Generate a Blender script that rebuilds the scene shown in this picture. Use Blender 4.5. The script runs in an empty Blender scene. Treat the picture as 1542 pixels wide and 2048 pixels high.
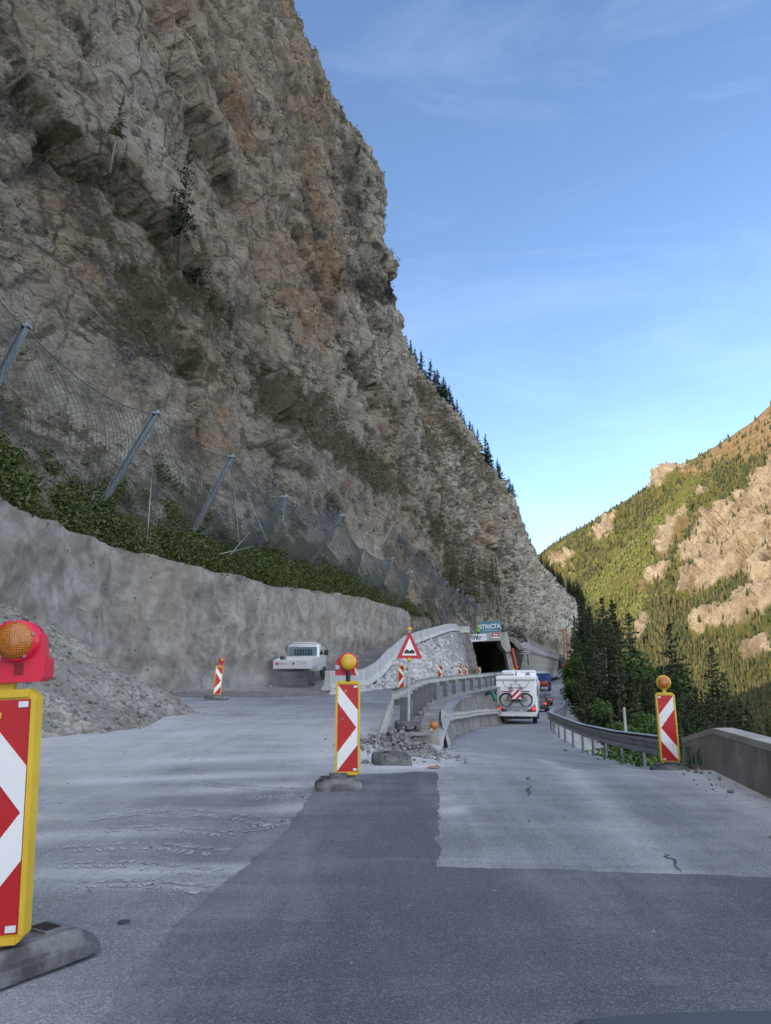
import bpy, bmesh, math, random
import numpy as np
from mathutils import Vector, Matrix
S = bpy.context.scene
C = S.collection
R = math.radians
# ------------------------------------------------------------------ camera
F, HZ = 1450.0, 1350.0
PIT = math.atan((HZ-1024)/F)
CAM = (0.0, 0.0, 1.25)
cam = bpy.data.cameras.new('camera'); co = bpy.data.objects.new('camera', cam); C.objects.link(co)
co.location = CAM; co.rotation_euler = (math.pi/2+PIT, 0, 0)
cam.sensor_fit = 'VERTICAL'; cam.sensor_height = 24.0; cam.lens = F/2048*24.0
cam.clip_start = 0.05; cam.clip_end = 20000
S.camera = co
# ------------------------------------------------------------------ light
SUN_EL, SUN_AZ = R(23), R(-122)          # azimuth measured from +Y towards +X: the sun stands left, behind the cliff
sun = bpy.data.lights.new('sun', 'SUN'); so = bpy.data.objects.new('sun', sun); C.objects.link(so)
sun.energy = 3.0; sun.angle = R(0.5); sun.color = (1, .80, .50)
sd = Vector((math.sin(SUN_AZ)*math.cos(SUN_EL), math.cos(SUN_AZ)*math.cos(SUN_EL), math.sin(SUN_EL)))
so.rotation_euler = sd.to_track_quat('Z', 'Y').to_euler(); so.location = (-200, 0, 300)
W = bpy.data.worlds.new('World'); S.world = W; W.use_nodes = True
wn = W.node_tree; wn.nodes.clear()
sky = wn.nodes.new('ShaderNodeTexSky'); sky.sky_type = 'NISHITA'; sky.sun_disc = False
sky.sun_elevation = SUN_EL; sky.sun_rotation = SUN_AZ; sky.altitude = 1800; sky.air_density = 1.0; sky.dust_density = 0.08; sky.ozone_density = 2.2
tc = wn.nodes.new('ShaderNodeTexCoord')
mp = wn.nodes.new('ShaderNodeMapping'); mp.inputs['Rotation'].default_value = (0, R(28), R(20)); mp.inputs['Scale'].default_value = (1.2, 3.0, 5.5)
wn.links.new(tc.outputs['Generated'], mp.inputs['Vector'])
cn = wn.nodes.new('ShaderNodeTexNoise'); cn.inputs['Scale'].default_value = 1.6; cn.inputs['Detail'].default_value = 9; cn.inputs['Roughness'].default_value = .62; cn.inputs['Distortion'].default_value = .6
wn.links.new(mp.outputs['Vector'], cn.inputs['Vector'])
cr = wn.nodes.new('ShaderNodeMapRange'); cr.inputs['From Min'].default_value = .50; cr.inputs['From Max'].default_value = .85; cr.inputs['To Max'].default_value = .085
wn.links.new(cn.outputs['Fac'], cr.inputs['Value'])
cm = wn.nodes.new('ShaderNodeMix'); cm.data_type = 'RGBA'
wn.links.new(cr.outputs['Result'], cm.inputs['Factor']); wn.links.new(sky.outputs['Color'], cm.inputs['A']); cm.inputs['B'].default_value = (6.5, 7.0, 7.6, 1)
# unseen bright cloud bank, added behind the viewer to brighten the shaded ground
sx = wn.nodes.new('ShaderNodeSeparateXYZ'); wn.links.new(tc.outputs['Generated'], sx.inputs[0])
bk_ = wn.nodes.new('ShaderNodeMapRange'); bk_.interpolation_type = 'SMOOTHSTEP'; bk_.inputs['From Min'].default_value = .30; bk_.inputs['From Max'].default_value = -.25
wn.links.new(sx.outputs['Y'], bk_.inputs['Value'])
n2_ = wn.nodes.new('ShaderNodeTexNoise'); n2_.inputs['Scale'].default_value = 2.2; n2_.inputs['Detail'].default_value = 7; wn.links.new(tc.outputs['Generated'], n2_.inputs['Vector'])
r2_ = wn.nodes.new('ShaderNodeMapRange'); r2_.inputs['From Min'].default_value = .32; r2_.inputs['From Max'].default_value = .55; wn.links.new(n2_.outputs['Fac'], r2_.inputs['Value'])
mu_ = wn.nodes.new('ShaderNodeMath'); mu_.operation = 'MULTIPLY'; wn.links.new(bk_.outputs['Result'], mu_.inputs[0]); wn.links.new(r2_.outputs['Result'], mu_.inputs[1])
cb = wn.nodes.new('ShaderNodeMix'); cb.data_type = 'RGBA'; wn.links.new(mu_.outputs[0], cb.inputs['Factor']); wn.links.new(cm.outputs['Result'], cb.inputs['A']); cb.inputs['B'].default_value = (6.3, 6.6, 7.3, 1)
bg = wn.nodes.new('ShaderNodeBackground'); bg.inputs['Strength'].default_value = .15
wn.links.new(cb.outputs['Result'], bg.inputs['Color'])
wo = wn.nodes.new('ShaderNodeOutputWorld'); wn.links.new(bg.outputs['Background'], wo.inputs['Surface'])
S.view_settings.view_transform = 'Standard'; S.view_settings.look = 'None'; S.view_settings.gamma = 1; S.view_settings.use_curve_mapping = False
S.view_settings.exposure = 1.2
S.cycles.use_denoising = True
S.cycles.max_bounces = 6; S.cycles.transparent_max_bounces = 8; S.cycles.volume_bounces = 1
# ------------------------------------------------------------------ helpers
def ratio(py):
    v = (1024-py)/F
    return (math.sin(PIT)+v*math.cos(PIT))/(math.cos(PIT)-v*math.sin(PIT))
def at(px, py, Y):
    """world point on the vertical plane y = Y that the photograph shows at (px, py): used once, to measure the place"""
    u, v = (px-771)/F, (1024-py)/F
    d = math.cos(PIT)-v*math.sin(PIT)
    return Vector((u/d*Y, Y, CAM[2]+(math.sin(PIT)+v*math.cos(PIT))/d*Y))
def pix(P):
    """array of world points -> photograph pixels"""
    P = np.asarray(P, float); q = P-np.array(CAM)
    c, s = math.cos(PIT), math.sin(PIT)
    dep = q[..., 1]*c+q[..., 2]*s; up = -q[..., 1]*s+q[..., 2]*c
    dep = np.where(np.abs(dep) < 1e-6, 1e-6, dep)
    return 771+F*q[..., 0]/dep, 1024-F*up/dep
def lerp(tab, t):
    xs = [a[0] for a in tab]
    if len(tab[0]) == 2: return float(np.interp(t, xs, [a[1] for a in tab]))
    return [float(np.interp(t, xs, [a[k] for a in tab])) for k in range(1, len(tab[0]))]
def smooth(a, b, t):
    t = np.clip((t-a)/(b-a), 0, 1); return t*t*(3-2*t)
_rs = np.random.RandomState(7)
_perm = np.concatenate([_rs.permutation(256)]*3)
_g = _rs.normal(size=(256, 3)); _g /= np.linalg.norm(_g, axis=1)[:, None]
def perlin(P):
    P = np.asarray(P, float); i = np.floor(P).astype(int); f = P-i; u = f*f*f*(f*(f*6-15)+10); i &= 255
    out = 0
    for dx in (0, 1):
        for dy in (0, 1):
            for dz in (0, 1):
                h = _perm[_perm[_perm[i[..., 0]+dx]+i[..., 1]+dy]+i[..., 2]+dz]
                g = _g[h]; d = f-np.array([dx, dy, dz])
                w = (u[..., 0] if dx else 1-u[..., 0])*(u[..., 1] if dy else 1-u[..., 1])*(u[..., 2] if dz else 1-u[..., 2])
                out = out+w*np.sum(g*d, -1)
    return out
def fbm(P, scale, octv=5, gain=.5, ridged=False, off=0.0):
    P = np.asarray(P, float)*scale+off; a, s = 1.0, 0
    for k in range(octv):
        n = perlin(P)
        s = s+a*((1-2*np.abs(n))*.6-.25 if ridged else n)
        a *= gain; P = P*2.03+17.3
    return s
def worley(P, scale, off=0.0, tilt=.6):
    """angular blocks: every cell has its own height and its own slanted face; returns relief and distance to the nearest joint"""
    P = np.asarray(P, float)*scale+off; sh = P.shape[:-1]; P = P.reshape(-1, 3); i = np.floor(P).astype(int)
    d1 = np.full(len(P), 9.); d2 = np.full(len(P), 9.); val = np.zeros(len(P))
    for dx in (-1, 0, 1):
        for dy in (-1, 0, 1):
            for dz in (-1, 0, 1):
                c = i+np.array([dx, dy, dz]); q = c & 255
                h = _perm[_perm[_perm[q[:, 0]]+q[:, 1]]+q[:, 2]]; h2 = _perm[h+37]; h3 = _perm[h2+91]
                ctr = c+np.stack([h, h2, h3], 1)/255.; r = P-ctr; d = np.sqrt((r*r).sum(1))
                v = (_perm[h3+13]/255.-.5)+tilt*np.sum(r*_g[h2], 1)
                n = d < d1; d2 = np.where(n, d1, np.minimum(d2, d)); val = np.where(n, v, val); d1 = np.where(n, d, d1)
    return val.reshape(sh), (d2-d1).reshape(sh)
def tag(o, label, cat, group=None, kind=None):
    if label: o['label'] = label
    if cat: o['category'] = cat
    if group: o['group'] = group
    if kind: o['kind'] = kind
    return o
def thing(name, label, cat, loc=(0, 0, 0), rz=0.0, group=None, tilt=(0, 0)):
    o = bpy.data.objects.new(name, None); C.objects.link(o); o.empty_display_size = .2
    o.location = loc; o.rotation_euler = (tilt[0], tilt[1], rz)
    return tag(o, label, cat, group)
def kids(o): return [c for c in C.objects if c.parent == o]
def dup(o, loc=None, rz=None, label=None, group=None, scale=None, tilt=None):
    def cp(a, par):
        c = a.copy(); C.objects.link(c)
        if par is not None: c.parent = par
        for k in a.children: cp(k, c)
        return c
    c = cp(o, None)
    if loc is not None: c.location = loc
    if rz is not None: c.rotation_euler = ((tilt or (0, 0))[0], (tilt or (0, 0))[1], rz)
    if scale is not None: c.scale = (scale,)*3 if not hasattr(scale, '__len__') else scale
    if label: c['label'] = label
    if group: c['group'] = group
    return c
def arr_mesh(name, V, Fq, mat=None, parent=None, smooth_=False, attrs=None, kind=None):
    """numpy verts (n,3) and faces (m,k) with k constant"""
    V = np.asarray(V, np.float32); Fq = np.asarray(Fq, np.int32); k = Fq.shape[1]
    me = bpy.data.meshes.new(name)
    me.vertices.add(len(V)); me.vertices.foreach_set('co', V.ravel())
    me.loops.add(Fq.size); me.loops.foreach_set('vertex_index', Fq.ravel())
    me.polygons.add(len(Fq)); me.polygons.foreach_set('loop_start', np.arange(0, Fq.size, k, dtype=np.int32))
    me.polygons.foreach_set('loop_total', np.full(len(Fq), k, np.int32))
    if smooth_: me.polygons.foreach_set('use_smooth', np.ones(len(Fq), bool))
    me.update(calc_edges=True)
    for n, a in (attrs or {}).items():
        at_ = me.attributes.new(n, 'FLOAT', 'POINT'); at_.data.foreach_set('value', np.asarray(a, np.float32).ravel())
    if mat: me.materials.append(mat)
    o = bpy.data.objects.new(name, me); C.objects.link(o)
    if parent is not None: o.parent = parent
    if kind: o['kind'] = kind
    return o
def grid_faces(nu, nv, flip=False):
    i = np.arange(nu*nv).reshape(nu, nv)
    a, b, c, d = i[:-1, :-1], i[1:, :-1], i[1:, 1:], i[:-1, 1:]
    f = np.stack([a, b, c, d], -1).reshape(-1, 4)
    return f[:, ::-1] if flip else f
class MB:
    def __init__(s): s.v = []; s.f = []; s.m = []; s.sm = []
    def add(s, vs, fs, mi=0, M=None, sm=False):
        n = len(s.v)
        s.v += [tuple(M @ Vector(p)) if M is not None else tuple(p) for p in vs]
        for f in fs: s.f.append([i+n for i in f]); s.m.append(mi); s.sm.append(sm)
        return s
    def box(s, c, d, mi=0, rz=0, M=None, top=None, bev=0.0):
        """box centred at c with size d; top = (sx, sy) scales the upper face; bev chamfers the vertical and horizontal edges"""
        x, y, z = d[0]/2, d[1]/2, d[2]/2
        tx, ty = top or (1, 1)
        T = Matrix.Translation(c) @ Matrix.Rotation(rz, 4, 'Z')
        if M is not None: T = M @ T
        if bev <= 0:
            vs = [(-x, -y, -z), (x, -y, -z), (x, y, -z), (-x, y, -z), (-x*tx, -y*ty, z), (x*tx, -y*ty, z), (x*tx, y*ty, z), (-x*tx, y*ty, z)]
            return s.add(vs, [(3, 2, 1, 0), (4, 5, 6, 7), (0, 1, 5, 4), (1, 2, 6, 5), (2, 3, 7, 6), (3, 0, 4, 7)], mi, T)
        b = min(bev, x*.9, y*.9, z*.9)
        rings = []
        for zz, k, sx, sy in ((-z, b, 1, 1), (-z+b, 0, 1, 1), (z-b, 0, tx, ty), (z, b, tx, ty)):
            X, Y = x*sx-k, y*sy-k; q = b
            rings.append([(-X+q, -Y, zz), (X-q, -Y, zz), (X, -Y+q, zz), (X, Y-q, zz), (X-q, Y, zz), (-X+q, Y, zz), (-X, Y-q, zz), (-X, -Y+q, zz)])
        return s.loft(rings, mi, T)
    def loft(s, rings, mi=0, M=None, cap=True, sm=False, closed=True):
        n = len(rings[0]); vs = [p for r in rings for p in r]; fs = []
        for k in range(len(rings)-1):
            for j in range(n if closed else n-1):
                a = k*n+j; b = k*n+(j+1) % n
                fs.append((a, b, b+n, a+n))
        if cap and closed:
            fs.append(tuple(reversed(range(n)))); fs.append(tuple(range((len(rings)-1)*n, len(rings)*n)))
        return s.add(vs, fs, mi, M, sm)
    def tube(s, path, r, n=8, mi=0, M=None, sm=True, cap=True):
        path = [Vector(p) for p in path]; rs = r if hasattr(r, '__len__') else [r]*len(path)
        rings = []; prev = None
        for k, p in enumerate(path):
            t = (path[min(k+1, len(path)-1)]-path[max(k-1, 0)]).normalized()
            if prev is None:
                a = Vector((0, 0, 1)) if abs(t.z) < .9 else Vector((1, 0, 0)); u = t.cross(a).normalized()
            else:
                u = (prev-t*prev.dot(t)).normalized()
            w = t.cross(u); prev = u
            rings.append([tuple(p+(u*math.cos(q)+w*math.sin(q))*rs[k]) for q in [2*math.pi*j/n for j in range(n)]])
        return s.loft(rings, mi, M, cap, sm)
    def cyl(s, c, r, h, axis='Z', n=20, mi=0, M=None, r2=None, sm=False):
        T = Matrix.Translation(c) @ {'Z': Matrix.Identity(4), 'X': Matrix.Rotation(R(90), 4, 'Y'), 'Y': Matrix.Rotation(R(-90), 4, 'X')}[axis]
        if M is not None: T = M @ T
        r2 = r if r2 is None else r2
        rings = [[(q*math.cos(2*math.pi*j/n), q*math.sin(2*math.pi*j/n), z) for j in range(n)] for q, z in ((r, -h/2), (r2, h/2))]
        return s.loft(rings, mi, T, True, sm)
    def lathe(s, prof, n=24, mi=0, M=None, sm=True):
        rings = [[(r*math.cos(2*math.pi*j/n), r*math.sin(2*math.pi*j/n), z) for j in range(n)] for r, z in prof]
        return s.loft(rings, mi, M, True, sm)
    def prism(s, poly, y0, y1, mi=0, M=None):
        """poly in (x, z), extruded from y0 to y1; counter-clockwise seen from -y"""
        n = len(poly); vs = [(x, y0, z) for x, z in poly]+[(x, y1, z) for x, z in poly]
        fs = [tuple(range(n)), tuple(reversed(range(n, 2*n)))]+[(j, j+n, (j+1) % n+n, (j+1) % n) for j in range(n)]
        return s.add(vs, fs, mi, M)
    def build(s, name, mats, parent=None, loc=None, rz=None, smooth_angle=None):
        me = bpy.data.meshes.new(name); me.from_pydata(s.v, [], s.f)
        for m in (mats if isinstance(mats, (list, tuple)) else [mats]): me.materials.append(m)
        me.polygons.foreach_set('material_index', s.m); me.polygons.foreach_set('use_smooth', s.sm)
        bm = bmesh.new(); bm.from_mesh(me); bmesh.ops.recalc_face_normals(bm, faces=bm.faces[:]); bm.to_mesh(me); bm.free()
        me.update()
        o = bpy.data.objects.new(name, me); C.objects.link(o)
        if parent is not None: o.parent = parent
        if loc is not None: o.location = loc
        if rz is not None: o.rotation_euler = (0, 0, rz)
        return o
def text_mesh(name, body, size, mat, parent=None, loc=(0, 0, 0), rot=(R(90), 0, 0), ext=.004, bold=0.0, sx=1.0):
    cu = bpy.data.curves.new('txt', 'FONT'); cu.body = body; cu.size = size; cu.extrude = ext; cu.offset = bold
    cu.align_x = 'CENTER'; cu.align_y = 'CENTER'; cu.resolution_u = 3
    t = bpy.data.objects.new('txt', cu); C.objects.link(t)
    dg = bpy.context.evaluated_depsgraph_get(); me = bpy.data.meshes.new_from_object(t.evaluated_get(dg))
    bpy.data.objects.remove(t); bpy.data.curves.remove(cu)
    me.name = name; me.materials.clear(); me.materials.append(mat)
    o = bpy.data.objects.new(name, me); C.objects.link(o); o.location = loc; o.rotation_euler = rot; o.scale = (sx, 1, 1)
    if parent is not None: o.parent = parent
    return o
# ------------------------------------------------------------------ materials
class NT:
    def __init__(s, name):
        s.m = bpy.data.materials.new(name); s.m.use_nodes = True; s.t = s.m.node_tree
        s.b = s.t.nodes['Principled BSDF']; s.co = s.t.nodes.new('ShaderNodeTexCoord')
    def n(s, ty, **kw):
        x = s.t.nodes.new('ShaderNode'+ty)
        for k, v in kw.items():
            if hasattr(x, k): setattr(x, k, v)
            else: s.put(x.inputs[k], v)
        return x
    def put(s, sock, v):
        if isinstance(v, bpy.types.NodeSocket): s.t.links.new(v, sock)
        else: sock.default_value = (*v, 1) if hasattr(v, '__len__') and len(v) == 3 and sock.type == 'RGBA' else v
    def vec(s, scale=(1, 1, 1), rot=(0, 0, 0), src=None):
        m = s.n('Mapping'); s.put(m.inputs['Vector'], src or s.co.outputs['Object']); m.inputs['Scale'].default_value = scale; m.inputs['Rotation'].default_value = rot
        return m.outputs['Vector']
    def noise(s, scale, detail=6, rough=.55, vec=None, dist=0.0):
        x = s.n('TexNoise'); x.inputs['Scale'].default_value = scale; x.inputs['Detail'].default_value = detail; x.inputs['Roughness'].default_value = rough; x.inputs['Distortion'].default_value = dist
        s.put(x.inputs['Vector'], vec or s.co.outputs['Object']); return x.outputs['Fac']
    def voro(s, scale, vec=None, feature='F1', out='Distance', rnd=1.0):
        x = s.n('TexVoronoi'); x.feature = feature; x.inputs['Scale'].default_value = scale; x.inputs['Randomness'].default_value = rnd
        s.put(x.inputs['Vector'], vec or s.co.outputs['Object']); return x.outputs[out]
    def rng(s, v, a, b, c=0.0, d=1.0):
        x = s.n('MapRange'); s.put(x.inputs['Value'], v)
        for k, q in zip(('From Min', 'From Max', 'To Min', 'To Max'), (a, b, c, d)): x.inputs[k].default_value = q
        return x.outputs['Result']
    def math(s, op, a, b=0.0):
        x = s.n('Math'); x.operation = op; s.put(x.inputs[0], a); s.put(x.inputs[1], b); return x.outputs[0]
    def mix(s, f, a, b, mode='MIX'):
        x = s.n('Mix'); x.data_type = 'RGBA'; x.blend_type = mode
        s.put(x.inputs['Factor'], f); s.put(x.inputs['A'], a); s.put(x.inputs['B'], b); return x.outputs['Result']
    def ramp(s, v, stops):
        x = s.n('ValToRGB'); s.put(x.inputs['Fac'], v); e = x.color_ramp.elements
        while len(e) < len(stops): e.new(.5)
        for k, (p, c) in enumerate(stops): e[k].position = p; e[k].color = (*c, 1)
        return x.outputs['Color']
    def attr(s, name):
        x = s.n('Attribute'); x.attribute_name = name; return x.outputs['Fac']
    def bump(s, h, strength=.5, dist=.05, nrm=None):
        x = s.n('Bump'); x.inputs['Strength'].default_value = strength; x.inputs['Distance'].default_value = dist
        s.put(x.inputs['Height'], h)
        if nrm is not None: s.put(x.inputs['Normal'], nrm)
        return x.outputs['Normal']
    def done(s, col, rough=.8, nrm=None, metal=0.0, spec=None):
        s.put(s.b.inputs['Base Color'], col); s.put(s.b.inputs['Roughness'], rough); s.b.inputs['Metallic'].default_value = metal
        if nrm is not None: s.put(s.b.inputs['Normal'], nrm)
        if spec is not None: s.b.inputs['Specular IOR Level'].default_value = spec
        return s.m
def pm(name, c1, c2=None, sc=6, rough=.6, metal=0.0, bump=0.0, bs=None, dust=None, da=(.55, .75), spec=None, stretch=(1, 1, 1)):
    """paint-like material: two tones by noise, optional dust layer and bump"""
    t = NT(name); c2 = c2 or tuple(x*.75 for x in c1)
    v = t.vec(stretch)
    col = t.mix(t.rng(t.noise(sc, 7, .6, v), .35, .65), c1, c2)
    r = rough
    if dust:
        f = t.rng(t.noise(sc*.6, 9, .65, t.vec((1, 1, 1), (0, 0, .7))), da[0], da[1])
        col = t.mix(f, col, dust); r = t.rng(f, 0, 1, rough, .9)
    nr = t.bump(t.noise(bs or sc*4, 6, .6), .5, bump) if bump else None
    return t.done(col, r, nr, metal, spec)
def emit(name, col, strength):
    t = NT(name); t.b.inputs['Emission Color'].default_value = (*col, 1); t.b.inputs['Emission Strength'].default_value = strength
    return t.done(col, .3)
DUST = (.40, .40, .39)
M = {}
M['conc'] = pm('concrete', (.40, .39, .36), (.27, .26, .24), 1.5, .85, bump=.01, bs=25, dust=(.47, .46, .44))
M['conc_dark'] = pm('weathered_concrete', (.22, .205, .185), (.13, .12, .11), 2.2, .85, bump=.012, bs=18, dust=(.36, .35, .33), da=(.5, .8), stretch=(1, 1, .25))
M['conc_white'] = pm('pale_concrete', (.47, .465, .45), (.36, .355, .345), 1.6, .85, bump=.01, bs=20, dust=(.30, .29, .28), da=(.55, .8), stretch=(1, 1, .4))
M['red'] = pm('red_sheeting', (.50, .012, .018), (.42, .010, .016), 3, .38, dust=(.45, .16, .15), da=(.66, .9))
M['white'] = pm('white_sheeting', (.80, .80, .80), (.74, .74, .74), 3, .38, dust=(.55, .54, .52), da=(.62, .9))
M['yellow'] = pm('yellow_plastic', (.70, .47, .03), (.60, .39, .025), 5, .45, dust=(.5, .42, .22), da=(.6, .9))
M['redhouse'] = pm('red_plastic', (.70, .012, .05), (.58, .01, .04), 8, .35, dust=(.5, .2, .2), da=(.68, .95))
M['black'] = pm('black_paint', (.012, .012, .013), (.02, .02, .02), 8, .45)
M['rubber'] = pm('grey_rubber', (.085, .086, .09), (.05, .05, .053), 8, .85, bump=.006, bs=60, dust=(.25, .25, .25), da=(.45, .75))
M['tyre'] = pm('tyre_rubber', (.02, .02, .02), (.03, .03, .03), 8, .85, dust=(.12, .12, .12), da=(.55, .9))
M['galv'] = pm('galvanised_steel', (.36, .38, .40), (.25, .27, .29), 4, .42, .75, dust=(.36, .36, .35), da=(.5, .8))
M['galv_dusty'] = pm('dusty_steel', (.42, .405, .37), (.28, .27, .25), 3, .7, .3, dust=(.40, .385, .35), da=(.42, .72))
M['steel_dark'] = pm('dark_steel', (.13, .15, .17), (.08, .09, .105), 6, .5, .6)
M['net'] = pm('net_wire', (.15, .17, .175), (.10, .115, .12), 1, .5, .5)
M['postg'] = pm('post_steel', (.27, .31, .34), (.19, .22, .25), 2, .5, .5)
M['glass'] = pm('dark_glass', (.02, .024, .028), (.015, .017, .02), 3, .08)
M['bluglass'] = pm('blue_glass', (.16, .22, .27), (.10, .15, .19), 2, .15)
M['carwhite'] = pm('white_coach_paint', (.78, .79, .80), (.72, .73, .74), 1.0, .3, dust=(.60, .59, .57), da=(.6, .95))
M['plastic_grey'] = pm('grey_plastic', (.30, .31, .32), (.22, .23, .24), 5, .5)
M['trim_dark'] = pm('dark_trim', (.05, .052, .055), (.035, .036, .04), 5, .5)
M['orange'] = pm('orange_steel', (.46, .19, .05), (.36, .14, .04), 3, .5)
M['rustor'] = pm('orange_red_steel', (.50, .10, .03), (.40, .08, .025), 3, .5)
M['skin'] = pm('skin', (.55, .35, .26), None, 20, .5)
M['hivis'] = pm('hivis_green', (.35, .85, .05), (.30, .75, .04), 4, .7)
M['hivis_y'] = pm('lamp_yellow', (.85, .50, .02), None, 4, .4)
M['trouser'] = pm('dark_cloth', (.03, .035, .06), None, 6, .9)
M['bannerblue'] = pm('blue_banner_cloth', (.07, .20, .28), (.06, .17, .24), .8, .7)
M['bannerwhite'] = pm('white_banner_cloth', (.70, .73, .80), (.62, .65, .72), .8, .7)
M['bark'] = pm('bark', (.115, .095, .078), (.07, .058, .048), 3, .9, bump=.03, bs=8, stretch=(1, 1, .2))
M['barkpale'] = pm('pale_bark', (.20, .185, .165), (.12, .11, .10), 3, .9, stretch=(1, 1, .2))
def lens(name, c):
    t = NT(name)
    w = t.voro(95, t.vec((1, 1, 1)), 'F1', 'Distance', .25)
    col = t.mix(t.rng(w, .1, .6), c, tuple(x*.62 for x in c))
    t.b.inputs['Coat Weight'].default_value = .5
    return t.done(col, .22, t.bump(w, .45, .01))
M['amber'] = lens('amber_lens', (.55, .17, .008))
M['yelens'] = lens('yellow_lens', (.85, .52, .01))
M['tail'] = emit('tail_lamp_lit', (.9, .03, .03), .9)
M['tail_off'] = pm('tail_lamp', (.50, .02, .02), None, 8, .25)
def leaf(name, a, b, sc=.35, c3=None):
    t = NT(name)
    f = t.noise(sc, 4, .6); g = t.noise(sc*9, 2, .5)
    col = t.mix(t.rng(f, .35, .65), a, b); col = t.mix(t.rng(g, .35, .7), col, c3 or tuple(x*1.5 for x in a))
    t.b.inputs['Subsurface Weight'].default_value = 0
    return t.done(col, .75, spec=.15)
M['spruce'] = leaf('spruce_needles', (.026, .042, .020), (.040, .058, .026), .25, (.055, .068, .032))
M['pine'] = leaf('pine_needles', (.030, .046, .026), (.046, .062, .032), .3, (.06, .072, .036))
M['broad'] = leaf('broad_leaves', (.040, .082, .022), (.060, .112, .028), .5, (.085, .135, .04))
M['brush'] = leaf('brush_leaves', (.030, .062, .016), (.065, .095, .026), .35, (.085, .115, .038))
M['scrub'] = leaf('scrub_leaves', (.070, .085, .032), (.115, .120, .05), .15, (.10, .095, .05))
M['grass'] = leaf('rank_grass', (.085, .105, .045), (.135, .135, .07), .5, (.17, .155, .09))
M['dry'] = leaf('dry_twigs', (.13, .115, .085), (.17, .15, .11), .5)
# ------------------------------------------------------------------ terrain tables (metres)
ZL = [(-20, 0), (9.5, 0), (18, .12), (25, .33), (35, .5), (60, .8), (100, 1.1), (240, 1.7)]
ZR = [(-20, 0), (10.3, 0), (12, -.1), (16, -.3), (25, -.75), (30, -.95), (43, -1.47), (52, -1.75), (68, -2.0), (92, -2.5), (108, -2.6), (130, -1.5), (165, -.6), (217, .1), (250, .9), (340, 2.4)]
ZRAMP = [(28, .40), (33, .56), (40, .60), (44, 1.0), (48, 1.85), (56, 3.25), (65, 4.2), (73, 5.0), (85, 6.2), (97, 7.0)]
WALLT = [(-20, -16.5, 6.6), (10, -13.2, 6.35), (20.6, -11.3, 6.25), (28, -10.8, 6.2), (33.4, -8.9, 6.2), (41, -6.3, 6.2), (54, -2.1, 6.9), (72.5, 2.2, 7.45)]
BARL = [(33, -2.6), (44, -.6), (62, 2.5), (80, 6.2), (97, 9.6)]
RIPB = [(31, -2.5), (33, -1.3), (42, .9), (56, 4.2), (82, 9.0), (99, 11.4)]
GR = [(15.5, .25), (17.2, .45), (19.5, .8), (23, 1.2), (27, 1.8), (31.4, 2.9), (35.5, 4.1), (39.6, 5.35), (50, 8.0), (66, 11.6), (84, 14.6), (99, 16.7)]
CW = [(16, .98, .12), (17.5, 1.12, .22), (19, 1.26, .30), (23, 1.7, .33), (27, 2.2, .36), (32, 3.25, .45), (38, 4.7, .58), (43, 6.4, .65), (52, 8.5, .75), (66, 11.3, .9), (84, 15, 1.0), (99, 17.6, 1.15)]
CWB = [(15.5, 1.1), (16, 1.2), (19, 1.5), (23, 2.0), (27, 2.5), (32, 3.6), (38, 5.0), (43, 6.65), (52, 8.75), (66, 11.5), (84, 15.2), (100, 17.9), (115, 21), (135, 25.8), (165, 34.5), (250, 53), (340, 76)]
RR = [(-10, 2.6), (4, 3.35), (7.8, 3.95), (12.4, 4.76), (12.8, 4.8), (15, 4.98), (17, 5.15), (22, 5.72), (26, 6.15), (30, 6.65), (34, 7.35), (40, 8.85), (46, 10.4), (57, 13.5), (75, 18), (92, 22.5), (113, 27), (130, 30.5), (165, 41), (250, 62), (340, 86)]
XF = [(10.3, 0), (12.5, .2), (17, .3), (22, .38), (28, .2), (34, 0)]          # the road falls off to the right in the bend
def zmain(x, y): 
    a, b = lerp(ZL, y), lerp(ZR, y)
    xr = lerp(RR, y); return a+(b-a)*float(smooth(-.5, 1.5, x))-lerp(XF, y)*float(smooth(1.2, xr, x))
def gnd(px, py): 
    return at(px, py, 1.25/-ratio(py))
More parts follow.
